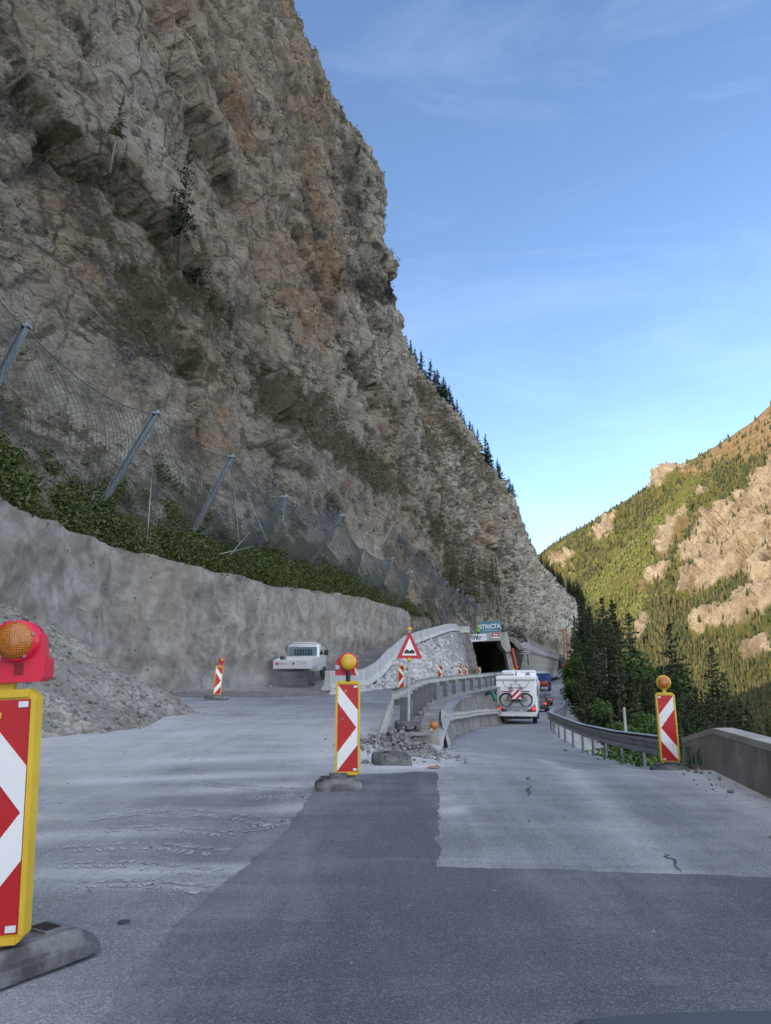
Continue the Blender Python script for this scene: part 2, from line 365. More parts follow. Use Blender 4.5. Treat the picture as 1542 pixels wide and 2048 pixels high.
# ------------------------------------------------------------------ ground materials
def asphalt(name, dark, mid, dustc, d0, d1, speck=.25, lin=None):
    t = NT(name)
    big = t.noise(.45, 9, .62, t.vec((1, .55, 1), (0, 0, .35)), .4)
    streak = t.math('ADD', t.math('MULTIPLY', t.noise(1.1, 9, .68, t.vec((.30, 1.6, 1), (0, 0, -.30)), .9), .6), t.math('MULTIPLY', t.noise(2.6, 8, .7, t.vec((1.5, .14, 1), (0, 0, .10)), .5), .4))
    fine = t.noise(60, 4, .7); agg = t.voro(150, out='Color'); agx = t.n('SeparateColor'); t.put(agx.inputs[0], agg)
    col = t.mix(t.rng(big, .3, .7), dark, mid)
    du = t.math('ADD', t.math('ADD', t.math('MULTIPLY', streak, .55), t.math('MULTIPLY', big, .45)), t.math('MULTIPLY', t.attr('dust'), .5))
    if lin:
        sp = t.n('SeparateXYZ'); t.put(sp.inputs[0], t.co.outputs['Object'])
        q = t.math('ADD', t.math('ADD', sp.outputs[0], t.math('MULTIPLY', sp.outputs[1], lin[0])), lin[1])
        q = t.math('ADD', q, t.math('MULTIPLY', t.math('SUBTRACT', big, .5), 1.6))
        du = t.math('ADD', du, t.rng(q, 0, lin[2], lin[3], 0))
    du = t.rng(t.math('ADD', du, t.math('MULTIPLY', t.math('SUBTRACT', fine, .5), .22)), d0, d1)
    col = t.mix(t.math('MULTIPLY', du, .9), col, dustc)
    col = t.mix(t.math('MULTIPLY', t.rng(agx.outputs[0], .72, .95), speck), col, tuple(min(1, x*1.35+.05) for x in dustc))
    col = t.mix(t.math('MULTIPLY', t.rng(agx.outputs[1], .75, .95), .45), col, tuple(x*.5 for x in dark))
    h = t.math('ADD', t.math('MULTIPLY', t.voro(80), .6), t.math('MULTIPLY', fine, .6))
    return t.done(col, t.rng(du, 0, 1, .78, .95), t.bump(h, .55, .012, t.bump(streak, .2, .02)), spec=.25)
M['road'] = asphalt('dusty_asphalt', (.125, .134, .150), (.195, .205, .222), (.56, .565, .57), .50, .88)
M['roadlow'] = asphalt('grey_asphalt', (.185, .195, .21), (.25, .26, .275), (.54, .545, .55), .55, .92)
M['patch'] = asphalt('dark_asphalt', (.074, .080, .091), (.118, .126, .139), (.44, .445, .45), .52, .98, .16, (-.052, 1.226, 1.0, .09))
def gravel_mat(name, a, b, c, sc=14, bd=.05):
    t = NT(name)
    v = t.voro(sc, out='Color'); s_ = t.n('SeparateColor'); t.put(s_.inputs[0], v)
    col = t.ramp(s_.outputs[0], [(0, a), (.5, b), (1, c)])
    col = t.mix(t.rng(t.noise(.7, 8, .6), .38, .66), col, tuple((x+y)*.42 for x, y in zip(a, b)))
    h = t.math('ADD', t.voro(sc), t.noise(sc*1.5, 5, .6))
    return t.done(col, .92, t.bump(h, .9, bd))
M['gravel'] = gravel_mat('crushed_rock', (.17, .157, .14), (.26, .243, .217), (.37, .35, .315), 11)
M['rubblem'] = gravel_mat('grey_rubble', (.17, .17, .165), (.27, .27, .26), (.40, .40, .39), 10)
M['dirt'] = gravel_mat('dark_dirt', (.10, .095, .09), (.16, .152, .145), (.24, .235, .225), 5)
def rockmat(name, a, b, c, sc=1.2, och=None):
    t = NT(name)
    n1 = t.noise(sc, 10, .66, t.vec((1, 1, 1.3)), .5); n2 = t.noise(sc*5, 8, .65)
    col = t.ramp(n1, [(.28, a), (.48, b), (.68, c)])
    col = t.mix(t.rng(n2, .45, .8), col, tuple(x*.55 for x in b))
    if och: col = t.mix(t.rng(t.noise(sc*.35, 6, .6, t.vec((1, 1, .3))), .58, .70), col, och)
    h = t.math('ADD', n1, t.math('MULTIPLY', n2, .6))
    return t.done(col, .9, t.bump(h, .8, .12))
M['boulder'] = rockmat('pale_boulder', (.20, .207, .215), (.38, .38, .38), (.60, .60, .59), 1.2)
M['portalrock'] = rockmat('brown_rock', (.07, .06, .055), (.16, .145, .13), (.30, .28, .26), .35, (.36, .15, .04))
# ------------------------------------------------------------------ ground and roads
arr_mesh('ground', [(-9000, -9000, -130), (9000, -9000, -130), (9000, 9000, -130), (-9000, 9000, -130)], [(0, 1, 2, 3)], pm('valley_floor', (.06, .08, .03), (.10, .10, .05), .02, .95), kind='structure')
def dustf(x, y):
    d = .45*math.exp(-((y-16-.25*x)/7.0)**2)*(1 if x < 1.5 else max(0, 1-(x-1.5)/1.5))
    for k_, (a_, b_, w_) in enumerate(((6.1, .22, .22), (6.9, .20, .25), (8.2, .30, .3), (9.4, .28, .28), (4.6, .06, .16), (5.0, .05, .14), (11.2, .25, .4))):
        if x < .8: d += .42*math.exp(-((y-a_-b_*(x+3)-.03*(x+3)**2)/w_)**2)*(.6+.4*math.sin(x*1.7+k_*2))
    d += .30*math.exp(-((x-2.2-.13*(y-8))/.22)**2)+.30*math.exp(-((x-3.75-.12*(y-8))/.25)**2)+.55*math.exp(-((x-4.3-.06*(y-9))/.22)**2)*(6 < y < 13)
    d += .28*math.exp(-((x-3.6+(y-8)*-.12)/.8)**2)*(y < 14)
    d += .25*max(0, min(1, (-x-2)/6))
    d += .35*math.exp(-((x-.1)/1.0)**2-((y-12.2)/2.2)**2)
    return d
def sheet(name, rows, left, right, nx, zf, mat, dustfn=dustf, skew=1.0):
    V = []; D = []
    for y in rows:
        a, b = left(y), right(y)
        for k in range(nx):
            x = a+(b-a)*(k/(nx-1))**skew; V.append((x, y, zf(x, y))); D.append(dustfn(x, y))
    return arr_mesh(name, V, grid_faces(len(rows), nx, True), mat, smooth_=True, attrs={'dust': D}, kind='structure')
wallx = lambda y: lerp(WALLT, y)[0]+.35
sheet('road', [-8+.125*k for k in range(189)], lambda y: wallx(y)-.4, lambda y: lerp(RR, y)+.25, 130, zmain, M['road'])
sheet('upper_road', [15.5+.75*k for k in range(22)], lambda y: wallx(y)-.4, lambda y: lerp(GR, y)+.9, 60, lambda x, y: zmain(min(x, -.6), y)+(zmain(x, 15.5)-zmain(-.6, 15.5))*max(0, 1-(y-15.5)/4), M['road'])
sheet('upper_road', [31.25+1.5*k for k in range(66)], lambda y: lerp(RIPB, min(y, 99))-.8+max(0, y-99)*.16, lambda y: lerp(GR, min(y, 99))+.5+max(0, y-99)*.22, 20, lambda x, y: zmain(-2, y), M['road'])
sheet('ramp', [28+.7*k for k in range(100)], lambda y: lerp(WALLT, y)[0]+.1, lambda y: lerp(BARL, y)+.3 if y >= 33 else -2.3-.25*(33-y), 16, lambda x, y: (lerp(ZRAMP, y)+(.012 if y > 31 else -.05)) if y > 34.5 else (lambda w: zmain(-2, y)-.03+(lerp(ZRAMP, y)+.04-zmain(-2, y))*w)(float(smooth(-.1, 1.3, (lerp(BARL, y) if y >= 33 else -2.3-.25*(33-y))+.3-x+max(0, y-33)*1.2))*float(smooth(28, 30.5, y))), M['dirt'])
sheet('lower_road', [15.5+1.0*k for k in range(325)], lambda y: lerp(CWB, y)-.3, lambda y: lerp(RR, y)+.2, 24, lambda x, y: zmain(x, y)+(0 if y > 18 else 0), M['roadlow'], lambda x, y: .1)
# the dark new asphalt laid in an angled trench
def rough_poly(pts, step, jit, closed=True, seed=1):
    rnd = random.Random(seed); out = []
    n = len(pts)
    for k in range(n):
        a, b = Vector(pts[k]), Vector(pts[(k+1) % n]); L = (b-a).length; m = max(1, int(L/step)); nr = Vector((-(b-a).y, (b-a).x)).normalized()
        w = 0
        for j in range(m):
            w = w*.75+rnd.uniform(-jit, jit); out.append(tuple(a+(b-a)*j/m+nr*(w if j else 0)))
    return out
pp = [gnd(*q) for q in [(60, 2150), (190, 2048), (300, 1915), (345, 1862), (430, 1780), (545, 1690), (600, 1622), (645, 1568), (745, 1540), (874, 1545), (877, 1620), (875, 1735), (1020, 1738), (1200, 1745), (1542, 1757)]]
pp = [(p.x, p.y) for p in pp]
edge = rough_poly(pp, .035, .014, False, 4)[:-1]
edge = [q for q in edge if q[1] < 10.2]
nlast = max(k for k, q in enumerate(edge) if q[0] <= pp[-1][0] and k > len(edge)*.5)
cut = [k for k, q in enumerate(edge)]
# keep only the drawn boundary (drop the closing run), then close it behind the camera
keep = []
for q in edge:
    keep.append(q)
    if abs(q[0]-pp[-1][0]) < .06 and abs(q[1]-pp[-1][1]) < .08: break
poly = keep+[(3.3, pp[-1][1]-.12), (2.75, -5.5), (-2.0, -5.5)]
mb = MB(); mb.add([(x, y, .005) for x, y in poly], [tuple(range(len(poly)))])
o = mb.build('road_patch', M['patch']); tag(o, None, None, kind='structure')
at_ = o.data.attributes.new('dust', 'FLOAT', 'POINT'); at_.data.foreach_set('value', np.full(len(o.data.vertices), .05, np.float32))
# cracks: thin sheets with their own irregular outline
def crack(pts, w, seed):
    rnd = random.Random(seed); P = [gnd(*q) for q in pts]; L = []; Rr = []
    fine = []
    for a, b in zip(P[:-1], P[1:]):
        for j in range(6): fine.append(a.lerp(b, j/6)+Vector((rnd.uniform(-.025, .025), rnd.uniform(-.025, .025), 0)))
    for k, p in enumerate(fine):
        ww = w*(.3+rnd.random())*math.sin(math.pi*(k+.5)/len(fine))
        L.append((p.x-ww, p.y, .004)); Rr.append((p.x+ww, p.y+ww*.5, .004))
    n = len(fine); b = MB(); b.add(L+Rr, [(k, k+1, n+k+1, n+k) for k in range(n-1)])
    b.build('road_crack', M['black'])['kind'] = 'structure'
crack([(1062, 1552), (1052, 1558), (1066, 1562)], .02, 1); crack([(1064, 1572), (1052, 1580), (1062, 1586), (1055, 1594)], .02, 2)
crack([(1330, 1706), (1345, 1722), (1362, 1750)], .012, 3)
# white limed dust lying on the asphalt in tyre prints
rnd = random.Random(5); pr = MB()
def prints(pts, n, w, gap):
    P = [gnd(*q) for q in pts]
    for k in range(n):
        t = k/(n-1)*(len(P)-1); i = min(int(t), len(P)-2); p = P[i].lerp(P[i+1], t-i); d = (P[i+1]-P[i]).normalized(); s_ = Vector((-d.y, d.x, 0))
        for sg in (-1, 1):
            if rnd.random() < .3: continue
            a = p+s_*sg*w*.12; b = p+s_*sg*w*(.5+rnd.uniform(-.1, .08))+d*gap*.5; th = d*gap*rnd.uniform(.25, .5)
            j = [Vector((rnd.uniform(-.008, .008), rnd.uniform(-.008, .008), .004)) for _ in range(4)]
            pr.add([tuple(a+j[0]), tuple(a+th+j[1]), tuple(b+th+j[2]), tuple(b+j[3])], [(0, 1, 2, 3)])
prints([(170, 1640), (330, 1620), (470, 1632), (560, 1650)], 46, .30, .07)
prints([(390, 1562), (470, 1574), (590, 1580)], 34, .28, .07)
prints([(110, 1700), (300, 1690), (430, 1705)], 34, .26, .065)
tp = NT('pale_dust'); tp.done(tp.mix(tp.rng(tp.noise(18, 6, .6), .4, .6), (.40, .405, .415), (.27, .275, .285)), .95)
prints([(200, 1660), (330, 1655), (450, 1668), (600, 1640)], 40, .22, .07); prints([(120, 1730), (260, 1728), (420, 1745)], 34, .2, .06); prints([(150, 1770), (300, 1765), (400, 1778)], 28, .2, .06)
prints([(660, 1690), (760, 1655), (850, 1640)], 26, .22, .07); prints([(480, 1600), (600, 1592), (640, 1596)], 22, .2, .07); prints([(980, 1905), (1080, 1880), (1250, 1900)], 30, .2, .05)
pr.build('dust', tp.m)['kind'] = 'stuff'
# ------------------------------------------------------------------ cliff
def P_(lst, Y): return [(lambda v: (v.x, v.z))(at(px, py, Y)) for px, py in lst]
wt = lambda Y: tuple(lerp(WALLT, Y))
OUT_A = [(903, 1250), (885, 1150), (868, 1000), (835, 830), (812, 735), (808, 690), (796, 600), (786, 530), (761, 462), (768, 400), (768, 365), (745, 320), (700, 240), (642, 172), (612, 105), (582, 5), (545, -120), (480, -300)]
OUT_B = [(1022, 1235), (1030, 1150), (1045, 1062), (1034, 1008), (1000, 960), (960, 903), (920, 842), (872, 790), (834, 748), (806, 690), (700, 520), (450, 260)]
OUT_C = [(1170, 1266), (1165, 1240), (1148, 1198), (1100, 1150), (1064, 1098), (1052, 1062), (1028, 1010), (990, 960), (930, 890), (860, 800), (700, 640), (500, 480)]
def shift(l, dx, dz=0): return [(x+dx, z+dz) for x, z in l]
bank = lambda Y: [(wt(Y)[0]-.45, wt(Y)[1]-.1), (wt(Y)[0]-1.5, wt(Y)[1]+2.0)]
PROF = [
 (-160, [(-34, 3), (-40, 12), (-52, 40), (-85, 110), (-140, 190)]),
 (-60, [(-22, 5), (-25, 12), (-38, 40), (-62, 110), (-110, 180)]),
 (10, bank(10)+[(-19, 13), (-29, 40), (-50, 110), (-92, 170)]),
 (20.6, bank(20.6)+[(-17, 13.5), (-22, 28), (-27, 42), (-46, 110), (-84, 170)]),
 (28, bank(28)+[(-16, 13.2), (-20.5, 29), (-26, 50), (-43, 110), (-80, 170)]),
 (33.4, bank(33.4)+[(-13.6, 12.5), (-17.5, 30), (-24, 60), (-39, 110), (-75, 170)]),
 (41, bank(41)+[(-11, 13.5), (-14.5, 30), (-21.5, 60), (-36, 110), (-70, 170)]),
 (54, bank(54)+[(-6.5, 13.5), (-10.5, 30), (-19.5, 62), (-32, 110), (-65, 170)]),
 (72.5, [(1.8, 7.35), (.6, 8.8), (-.9, 13), (-4.3, 30), (-9, 55), (-15, 80), (-25, 110), (-57, 170)]),
 (84, [(5.4, 7.2), (4.2, 9), (2.6, 14), (-1.5, 32), (-5, 52), (-11.5, 78), (-21, 105), (-50, 170)]),
 (95, P_(OUT_A, 95)), (99, shift(P_(OUT_A, 99), -1.5)), (112, [(13.5, 7.2)]+shift(P_(OUT_A[1:], 112), -5)),
 (140, [(20, 6.6), (17.2, 11.5), (14.6, 25), (12, 38), (2.5, 60), (-5, 80), (-22, 120), (-55, 170)]),
 (165, [(27, 6.8), (24, 13), (20, 28), (17, 40), (7, 62), (-1, 84), (-20, 122), (-60, 172)]),
 (190, [(34, 6.9)]+P_(OUT_B, 190)), (196, [(36, 6.9)]+shift(P_(OUT_B, 196), -2)),
 (230, [(45, 7), (44, 15), (42, 30), (38, 46), (31, 58), (13, 80), (1, 98), (-25, 130), (-80, 175)]),
 (270, [(58, 8), (57, 15), (51, 30), (46, 46), (38, 58), (18, 80), (4, 98), (-25, 130), (-80, 175)]),
 (310, P_(OUT_C, 310)), (318, shift(P_(OUT_C, 318), -3)), (350, shift(P_(OUT_C, 350), -22, 2)),
 (460, [(80, 14), (60, 50), (30, 90), (-10, 140), (-60, 180)])]
NV = 430
tv = np.linspace(0, 1, NV)
def prof_curve(pts):
    pts = sorted(pts, key=lambda q: q[1]); z0, z1 = pts[0][1], pts[-1][1]
    z = z0+(z1-z0)*(.35*tv+.65*tv**1.9)
    return np.interp(z, [p[1] for p in pts], [p[0] for p in pts]), z
PC = [(Y, *prof_curve(p)) for Y, p in PROF]
ys = np.concatenate([np.linspace(-160, 8, 20), np.linspace(9, 60, 200), np.linspace(60.3, 95, 120), np.linspace(95.2, 112, 30), np.linspace(112.5, 190, 120), np.linspace(190.6, 310, 120), np.linspace(311, 460, 30)])
Yk = np.array([p[0] for p in PC]); XK = np.array([p[1] for p in PC]); ZK = np.array([p[2] for p in PC])
NU = len(ys)
X = np.stack([np.interp(ys, Yk, XK[:, j]) for j in range(NV)], 1); Z = np.stack([np.interp(ys, Yk, ZK[:, j]) for j in range(NV)], 1)
Yg = np.repeat(ys[:, None], NV, 1)
B = np.stack([X, Yg, Z], -1)
def normals(B):
    du = np.gradient(B, axis=0); dv = np.gradient(B, axis=1); n = np.cross(dv, du); n /= np.linalg.norm(n, axis=-1)[..., None]+1e-9
    return n
N = normals(B); N[N[..., 0] < 0] *= -1
hgt = Z-Z[:, :1]
amp = smooth(3.5, 16, hgt)
far = np.clip(np.abs(Yg)/90, .35, 2.0)
ribs = fbm(B*np.array([1, 1, .28]), 1/16., 4, .55, True, 3.1)          # upright ribs and gullies
rot = np.array([[1, 0, 0], [0, .75, .66], [0, -.66, .75]])
Bt = B@rot.T
strata = fbm(Bt*np.array([.6, .5, 2.2]), 1/9., 5, .55, True, 9.7)        # tilted ledges
blk = fbm(B, 1/4.2, 5, .58, True, 1.3)
Bw = B+np.stack([fbm(B, 1/3., 3, .5, False, o_) for o_ in (0, 31.7, 77.1)], -1)*1.6
w1, e1 = worley(Bw@rot.T*np.array([1, .75, .55]), 1/7.5, 3.3, .9) if False else (None, None)
fine = fbm(Bt*np.array([1, .7, 1.6]), 1/1.3, 4, .6, False, 5.5)
Bw = (B+np.stack([fbm(B, 1/3., 3, .5, False, o_) for o_ in (0, 31.7, 77.1)], -1)*1.5)@rot.T
w1, e1 = worley(Bw*np.array([1, .8, .5]), 1/6.5, 3.3, .9); w2, e2 = worley(Bw*np.array([1, .7, 1.1]), 1/2.3, 9.1, .8); w3, e3 = worley(Bw*np.array([1, .7, 1.3]), 1/.95, 5.7, .7)
bed = Bt[..., 2]/2.9+fbm(B, 1/11., 3, .5, False, 6.6)*1.6; saw = bed-np.floor(bed); saw = np.where(saw < .82, saw/.82, (1-saw)/.18)
joint = smooth(.16, .0, e1)+.6*smooth(.14, 0, e2)
crest = np.exp(-((Yg-95)/5.)**2)+np.exp(-((Yg-190)/8.)**2)+np.exp(-((Yg-310)/12.)**2)
disp = amp*(ribs*2.8*(1-.75*np.clip(crest, 0, 1))+strata*.8+blk*.5*far+(w1*1.5+w2*.75*far+w3*.34*far+(saw-.5)*.5*far-joint*.45)*(1-.35*np.clip(crest, 0, 1))+fine*.25*far)-amp*.5
clf = fbm(B*np.array([.3, 1, .11]), 1/10., 3, .5, False, 12.5); cleft = np.exp(-(clf/.030)**2)*smooth(-.1, .15, fbm(B, 1/18., 2, .5, False, 3.9)); disp -= amp*cleft*1.7*np.minimum(far, 1.2)
disp += (1-amp)*fine*.22*smooth(.2, 2, hgt)
D = B+N*disp[..., None]
N2 = normals(D); N2[N2[..., 0] < 0] *= -1
vegn = fbm(B, 1/7., 5, .6, False, 2.2); vegl = fbm(Bt*np.array([.5, .35, 1.5]), 1/12., 4, .6, False, 8.2)
veg = smooth(.28, .68, N2[..., 2])*.7+vegn*.55+vegl*.5-.05
veg = np.maximum(veg, (1-smooth(3.0, 6.5, hgt))*(Yg < 90)*(.55+vegn*1.3))
pxc, pyc = pix(D)
# belts of grass and scrub that run down the face in the photograph
def belt(pts, w):
    d = np.full(pxc.shape, 1e9)
    for (x0, y0), (x1, y1) in zip(pts[:-1], pts[1:]):
        L2 = (x1-x0)**2+(y1-y0)**2; t = np.clip(((pxc-x0)*(x1-x0)+(pyc-y0)*(y1-y0))/L2, 0, 1)
        d = np.minimum(d, np.hypot(pxc-x0-t*(x1-x0), pyc-y0-t*(y1-y0)))
    return np.exp(-(d/w)**2)
veg += .55*belt([(10, 40), (110, 230), (190, 420), (290, 620), (420, 760)], 45)+.5*belt([(250, 330), (330, 520), (440, 640), (520, 740), (640, 860), (760, 960)], 38)
veg += .45*belt([(640, 170), (720, 290), (760, 350)], 16)+.5*belt([(830, 770), (900, 840), (1000, 980)], 22)+.5*belt([(690, 540), (780, 570)], 22)+.5*belt([(900, 1080), (960, 1200)], 60)+.45*belt([(690, 720), (800, 820), (900, 900), (960, 1000)], 30)
veg += .35*belt([(560, 800), (700, 900), (820, 1000)], 55)
warm = .5*belt([(420, -40), (470, 250), (480, 420), (590, 640)], 110)+.5*belt([(580, 10), (630, 330), (660, 560)], 45)+.35*belt([(100, 20), (300, 40)], 90)+.4*belt([(230, 790), (300, 760)], 50)+.35*belt([(80, 330), (140, 480), (120, 560)], 50)+.3*belt([(870, 950), (885, 1100)], 18)
dark = .6*belt([(680, 560), (770, 590)], 26)+.55*belt([(700, 330), (715, 430)], 18)+.4*belt([(20, 190), (150, 420), (230, 640), (330, 720)], 35)+.5*belt([(360, 860), (400, 930)], 26)+.4*belt([(860, 1000), (885, 1120), (900, 1250)], 22)+.35*belt([(610, 370), (640, 500), (680, 640)], 18)
foot = belt([(1040, 1275), (1085, 1285), (1140, 1292)], 26); dark += .55*foot; veg += .55*foot
pale = .5*belt([(985, 980), (1020, 1120), (1060, 1230), (1140, 1230)], 45)+.35*belt([(890, 930), (960, 950)], 30)+.3*belt([(700, 640), (790, 660)], 40)
def cliffmat():
    t = NT('limestone_cliff')
    n0 = t.noise(.045, 10, .68, t.vec((1, 1, .55)), .6); n1 = t.noise(.28, 11, .72, t.vec((1, .8, 1.5), (.55, 0, 0)), .7); n2 = t.noise(1.7, 8, .78, t.vec((1, .7, 1.9), (.6, 0, 0)), .4)
    n3 = t.noise(5.0, 5, .75, t.vec((1, .8, 1.7), (.6, 0, 0)), .3)
    cr1 = t.voro(.42, t.n('VectorMath', operation='ADD', **{}).outputs[0] if False else t.vec((1, .8, .8), (.5, 0, 0)), 'DISTANCE_TO_EDGE')
    s_ = t.math('ADD', t.math('MULTIPLY', n0, .30), t.math('ADD', t.math('MULTIPLY', n1, .36), t.math('ADD', t.math('MULTIPLY', n2, .30), t.math('MULTIPLY', t.math('SUBTRACT', n3, .5), .34))))
    s_ = t.math('ADD', s_, t.math('ADD', .02, t.math('MULTIPLY', t.attr('tone'), .10)))
    s_ = t.math('ADD', s_, t.math('MULTIPLY', t.attr('pale'), .14)); s_ = t.math('SUBTRACT', s_, t.math('MULTIPLY', t.attr('dark'), .17))
    col = t.ramp(s_, [(.37, (.075, .075, .08)), (.435, (.23, .222, .212)), (.48, (.44, .388, .32)), (.535, (.61, .54, .445)), (.61, (.76, .71, .62))])
    w = t.math('ADD', t.attr('warm'), t.rng(t.noise(.06, 7, .62, t.vec((1, 1, .5)), .5), .50, .66, 0, .7))
    w = t.math('MULTIPLY', w, t.rng(n1, .36, .58))
    col = t.mix(t.math('MINIMUM', w, .85), col, t.ramp(n2, [(.3, (.19, .10, .055)), (.48, (.46, .28, .145)), (.66, (.66, .47, .29))]))
    rust = t.rng(t.noise(.16, 6, .6, t.vec((1, 1, .3))), .66, .74, 0, .75)
    col = t.mix(rust, col, (.42, .18, .07))
    streak = t.rng(t.noise(.35, 6, .6, t.vec((1, 1, .09))), .60, .74, 0, .7)
    col = t.mix(streak, col, (.055, .055, .06))
    wv = t.n('VectorMath'); wv.operation = 'MULTIPLY_ADD'; nc = t.n('TexNoise'); nc.inputs['Scale'].default_value = .6; nc.inputs['Detail'].default_value = 5; t.put(nc.inputs['Vector'], t.co.outputs['Object'])
    t.put(wv.inputs[0], nc.outputs['Color']); wv.inputs[1].default_value = (2.2, 2.2, 2.2); t.put(wv.inputs[2], t.co.outputs['Object'])
    for sc_, am_ in ((.30, .75), (.95, .6)):
        ck = t.voro(sc_, t.vec((1, .85, .55), (.5, 0, 0), wv.outputs[0]), 'DISTANCE_TO_EDGE')
        col = t.mix(t.math('MULTIPLY', t.rng(ck, .0, .045, am_, 0), t.rng(n0, .35, .6)), col, (.055, .052, .05))
    v = t.rng(t.math('ADD', t.attr('veg'), t.math('MULTIPLY', t.math('SUBTRACT', t.noise(1.1, 8, .7), .5), 1.5)), .42, .68)
    g = t.mix(t.rng(t.noise(.9, 7, .7), .35, .65), (.060, .070, .028), (.165, .150, .085))
    col = t.mix(t.math('MULTIPLY', v, .78), col, g)
    h = t.math('ADD', t.math('MULTIPLY', n1, 1.5), t.math('MULTIPLY', n2, .8))
    return t.done(col, .93, t.bump(h, 1.0, 1.5, t.bump(t.noise(5.5, 6, .7, t.vec((1, .7, 1.8), (.6, 0, 0))), .7, .12)), spec=.15)
M['cliff'] = cliffmat()
top = D[:, -1:, :].copy(); top[..., 0] -= 260; top[..., 2] += 20
back = top.copy(); back[..., 2] = -60
Dx = np.concatenate([D, top, back], 1); pad = lambda a: np.concatenate([a, a[:, -1:]*0, a[:, -1:]*0], 1)
base = Dx[:, :1, :].copy(); base[..., 0] -= 1.2; base[..., 2] -= 9; Dx = np.concatenate([base, Dx], 1); pad2 = lambda a: np.concatenate([a[:, :1]*0, pad(a)], 1)
arr_mesh('cliff', Dx.reshape(-1, 3), grid_faces(NU, NV+3, True), M['cliff'], attrs={k: pad2(a) for k, a in (('tone', (w1+.35)*.5+w2*.45+w3*.3), ('joint', joint), ('veg', veg), ('warm', warm), ('dark', dark), ('pale', pale))}, kind='structure')
def cliff_pt(px, py, tol=9, ymin=9, ymax=400):
    """nearest-to-camera cliff vertex close to a photograph pixel"""
    m = (np.abs(pxc-px) < tol) & (np.abs(pyc-py) < tol) & (Yg > ymin) & (Yg < ymax)
    if not m.any(): return None
    idx = np.argwhere(m); yv = Yg[m]; k = idx[np.argmin(yv)]
    return Vector(D[k[0], k[1]])
# ------------------------------------------------------------------ valley side right of the road
V = []; NXV = 70
rows = [-30, -20, -12]+[-8+1.0*k for k in range(60)]+[52+3.0*k for k in range(60)]+[232+8*k for k in range(36)]
for y in rows:
    x0 = lerp(RR, y)+.15; z0 = zmain(x0, y)-.06
    for k in range(NXV):
        t = k/(NXV-1); d = 520*t**2.6
        z = z0-.22*min(d, .5)-.72*max(0, d-.5)**.96 if d < 90 else z0-.11-.72*89.5**.96-(d-90)*.12
        if y > 255: z = max(z, z0+min(0, 2-(d-6)*.3)) if d < 60 else z
        V.append((x0+d, y, z))
V = np.array(V).reshape(len(rows), NXV, 3)
nn = fbm(V, 1/6., 4, .55); dd = V[..., 0]-V[:, :1, 0]
V[..., 2] += nn*np.clip(dd-.4, 0, 5)*.35
slope_V = V
tsl = NT('valley_slope'); ncol = tsl.mix(tsl.rng(tsl.noise(.5, 7, .6), .4, .62), (.045, .06, .02), (.10, .095, .06))
ncol = tsl.mix(tsl.rng(tsl.attr('scree'), .3, .7), ncol, tsl.ramp(tsl.noise(2.2, 8, .7), [(.3, (.13, .135, .14)), (.55, (.33, .33, .33)), (.75, (.52, .52, .52))]))
tsl.done(ncol, .95, tsl.bump(tsl.noise(3, 7, .65), .8, .2))
scree = ((dd < 7) & (V[..., 1] > 23) & (V[..., 1] < 50))*(1-smooth(2.0, 5.5, dd+nn*2))+((V[..., 1] >= 50) & (dd < 16))*(1-smooth(6, 14, dd+nn*5))*.9
arr_mesh('valley_slope', V.reshape(-1, 3), grid_faces(len(rows), NXV, True), tsl.m, smooth_=True, attrs={'scree': scree}, kind='structure')
# ------------------------------------------------------------------ the sunlit mountain across the valley
GA, GX, GY = -400., .9, .1
RIDGE = [(1060, 1135), (1085, 1104), (1130, 1076), (1200, 1035), (1260, 1000), (1330, 955), (1400, 915), (1470, 868), (1510, 840), (1542, 812), (1600, 770), (1750, 690), (1950, 600)]
nu, nv = 420, 330
U = np.linspace(1040, 1950, nu); U = 1040+910*((U-1040)/910)**1.25
MV = np.zeros((nu, nv, 3)); 
for i, u in enumerate(U):
    yr = lerp([(a, b) for a, b in RIDGE], u); py = np.linspace(1560, yr, nv)
    v = (1024-py)/F; d = math.cos(PIT)-v*math.sin(PIT); kx = (u-771)/F/d; kz = (math.sin(PIT)+v*math.cos(PIT))/d
    Y = GA/(kz-GX*kx-GY); Y = np.clip(Y, 380, 4200)
    MV[i, :, 0] = kx*Y; MV[i, :, 1] = Y; MV[i, :, 2] = 1.25+kz*Y
MN = np.array([-GX, -GY, 1]); MN = MN/np.linalg.norm(MN)
mu, mv_ = pix(MV)
def area(pts, soft=30):
    """1 inside a polygon in photograph pixels, soft edge"""
    inside = np.zeros(mu.shape, bool); d = np.full(mu.shape, 1e9); n = len(pts)
    for k in range(n):
        x0, y0 = pts[k]; x1, y1 = pts[(k+1) % n]
        c = ((y0 > mv_) != (y1 > mv_)) & (mu < (x1-x0)*(mv_-y0)/((y1-y0) if y1 != y0 else 1e-9)+x0); inside ^= c
        t = np.clip(((mu-x0)*(x1-x0)+(mv_-y0)*(y1-y0))/((x1-x0)**2+(y1-y0)**2), 0, 1); d = np.minimum(d, np.hypot(mu-x0-t*(x1-x0), mv_-y0-t*(y1-y0)))
    return np.clip(.5+np.where(inside, d, -d)/soft, 0, 1)
wob = fbm(MV, 1/90., 4, .6)
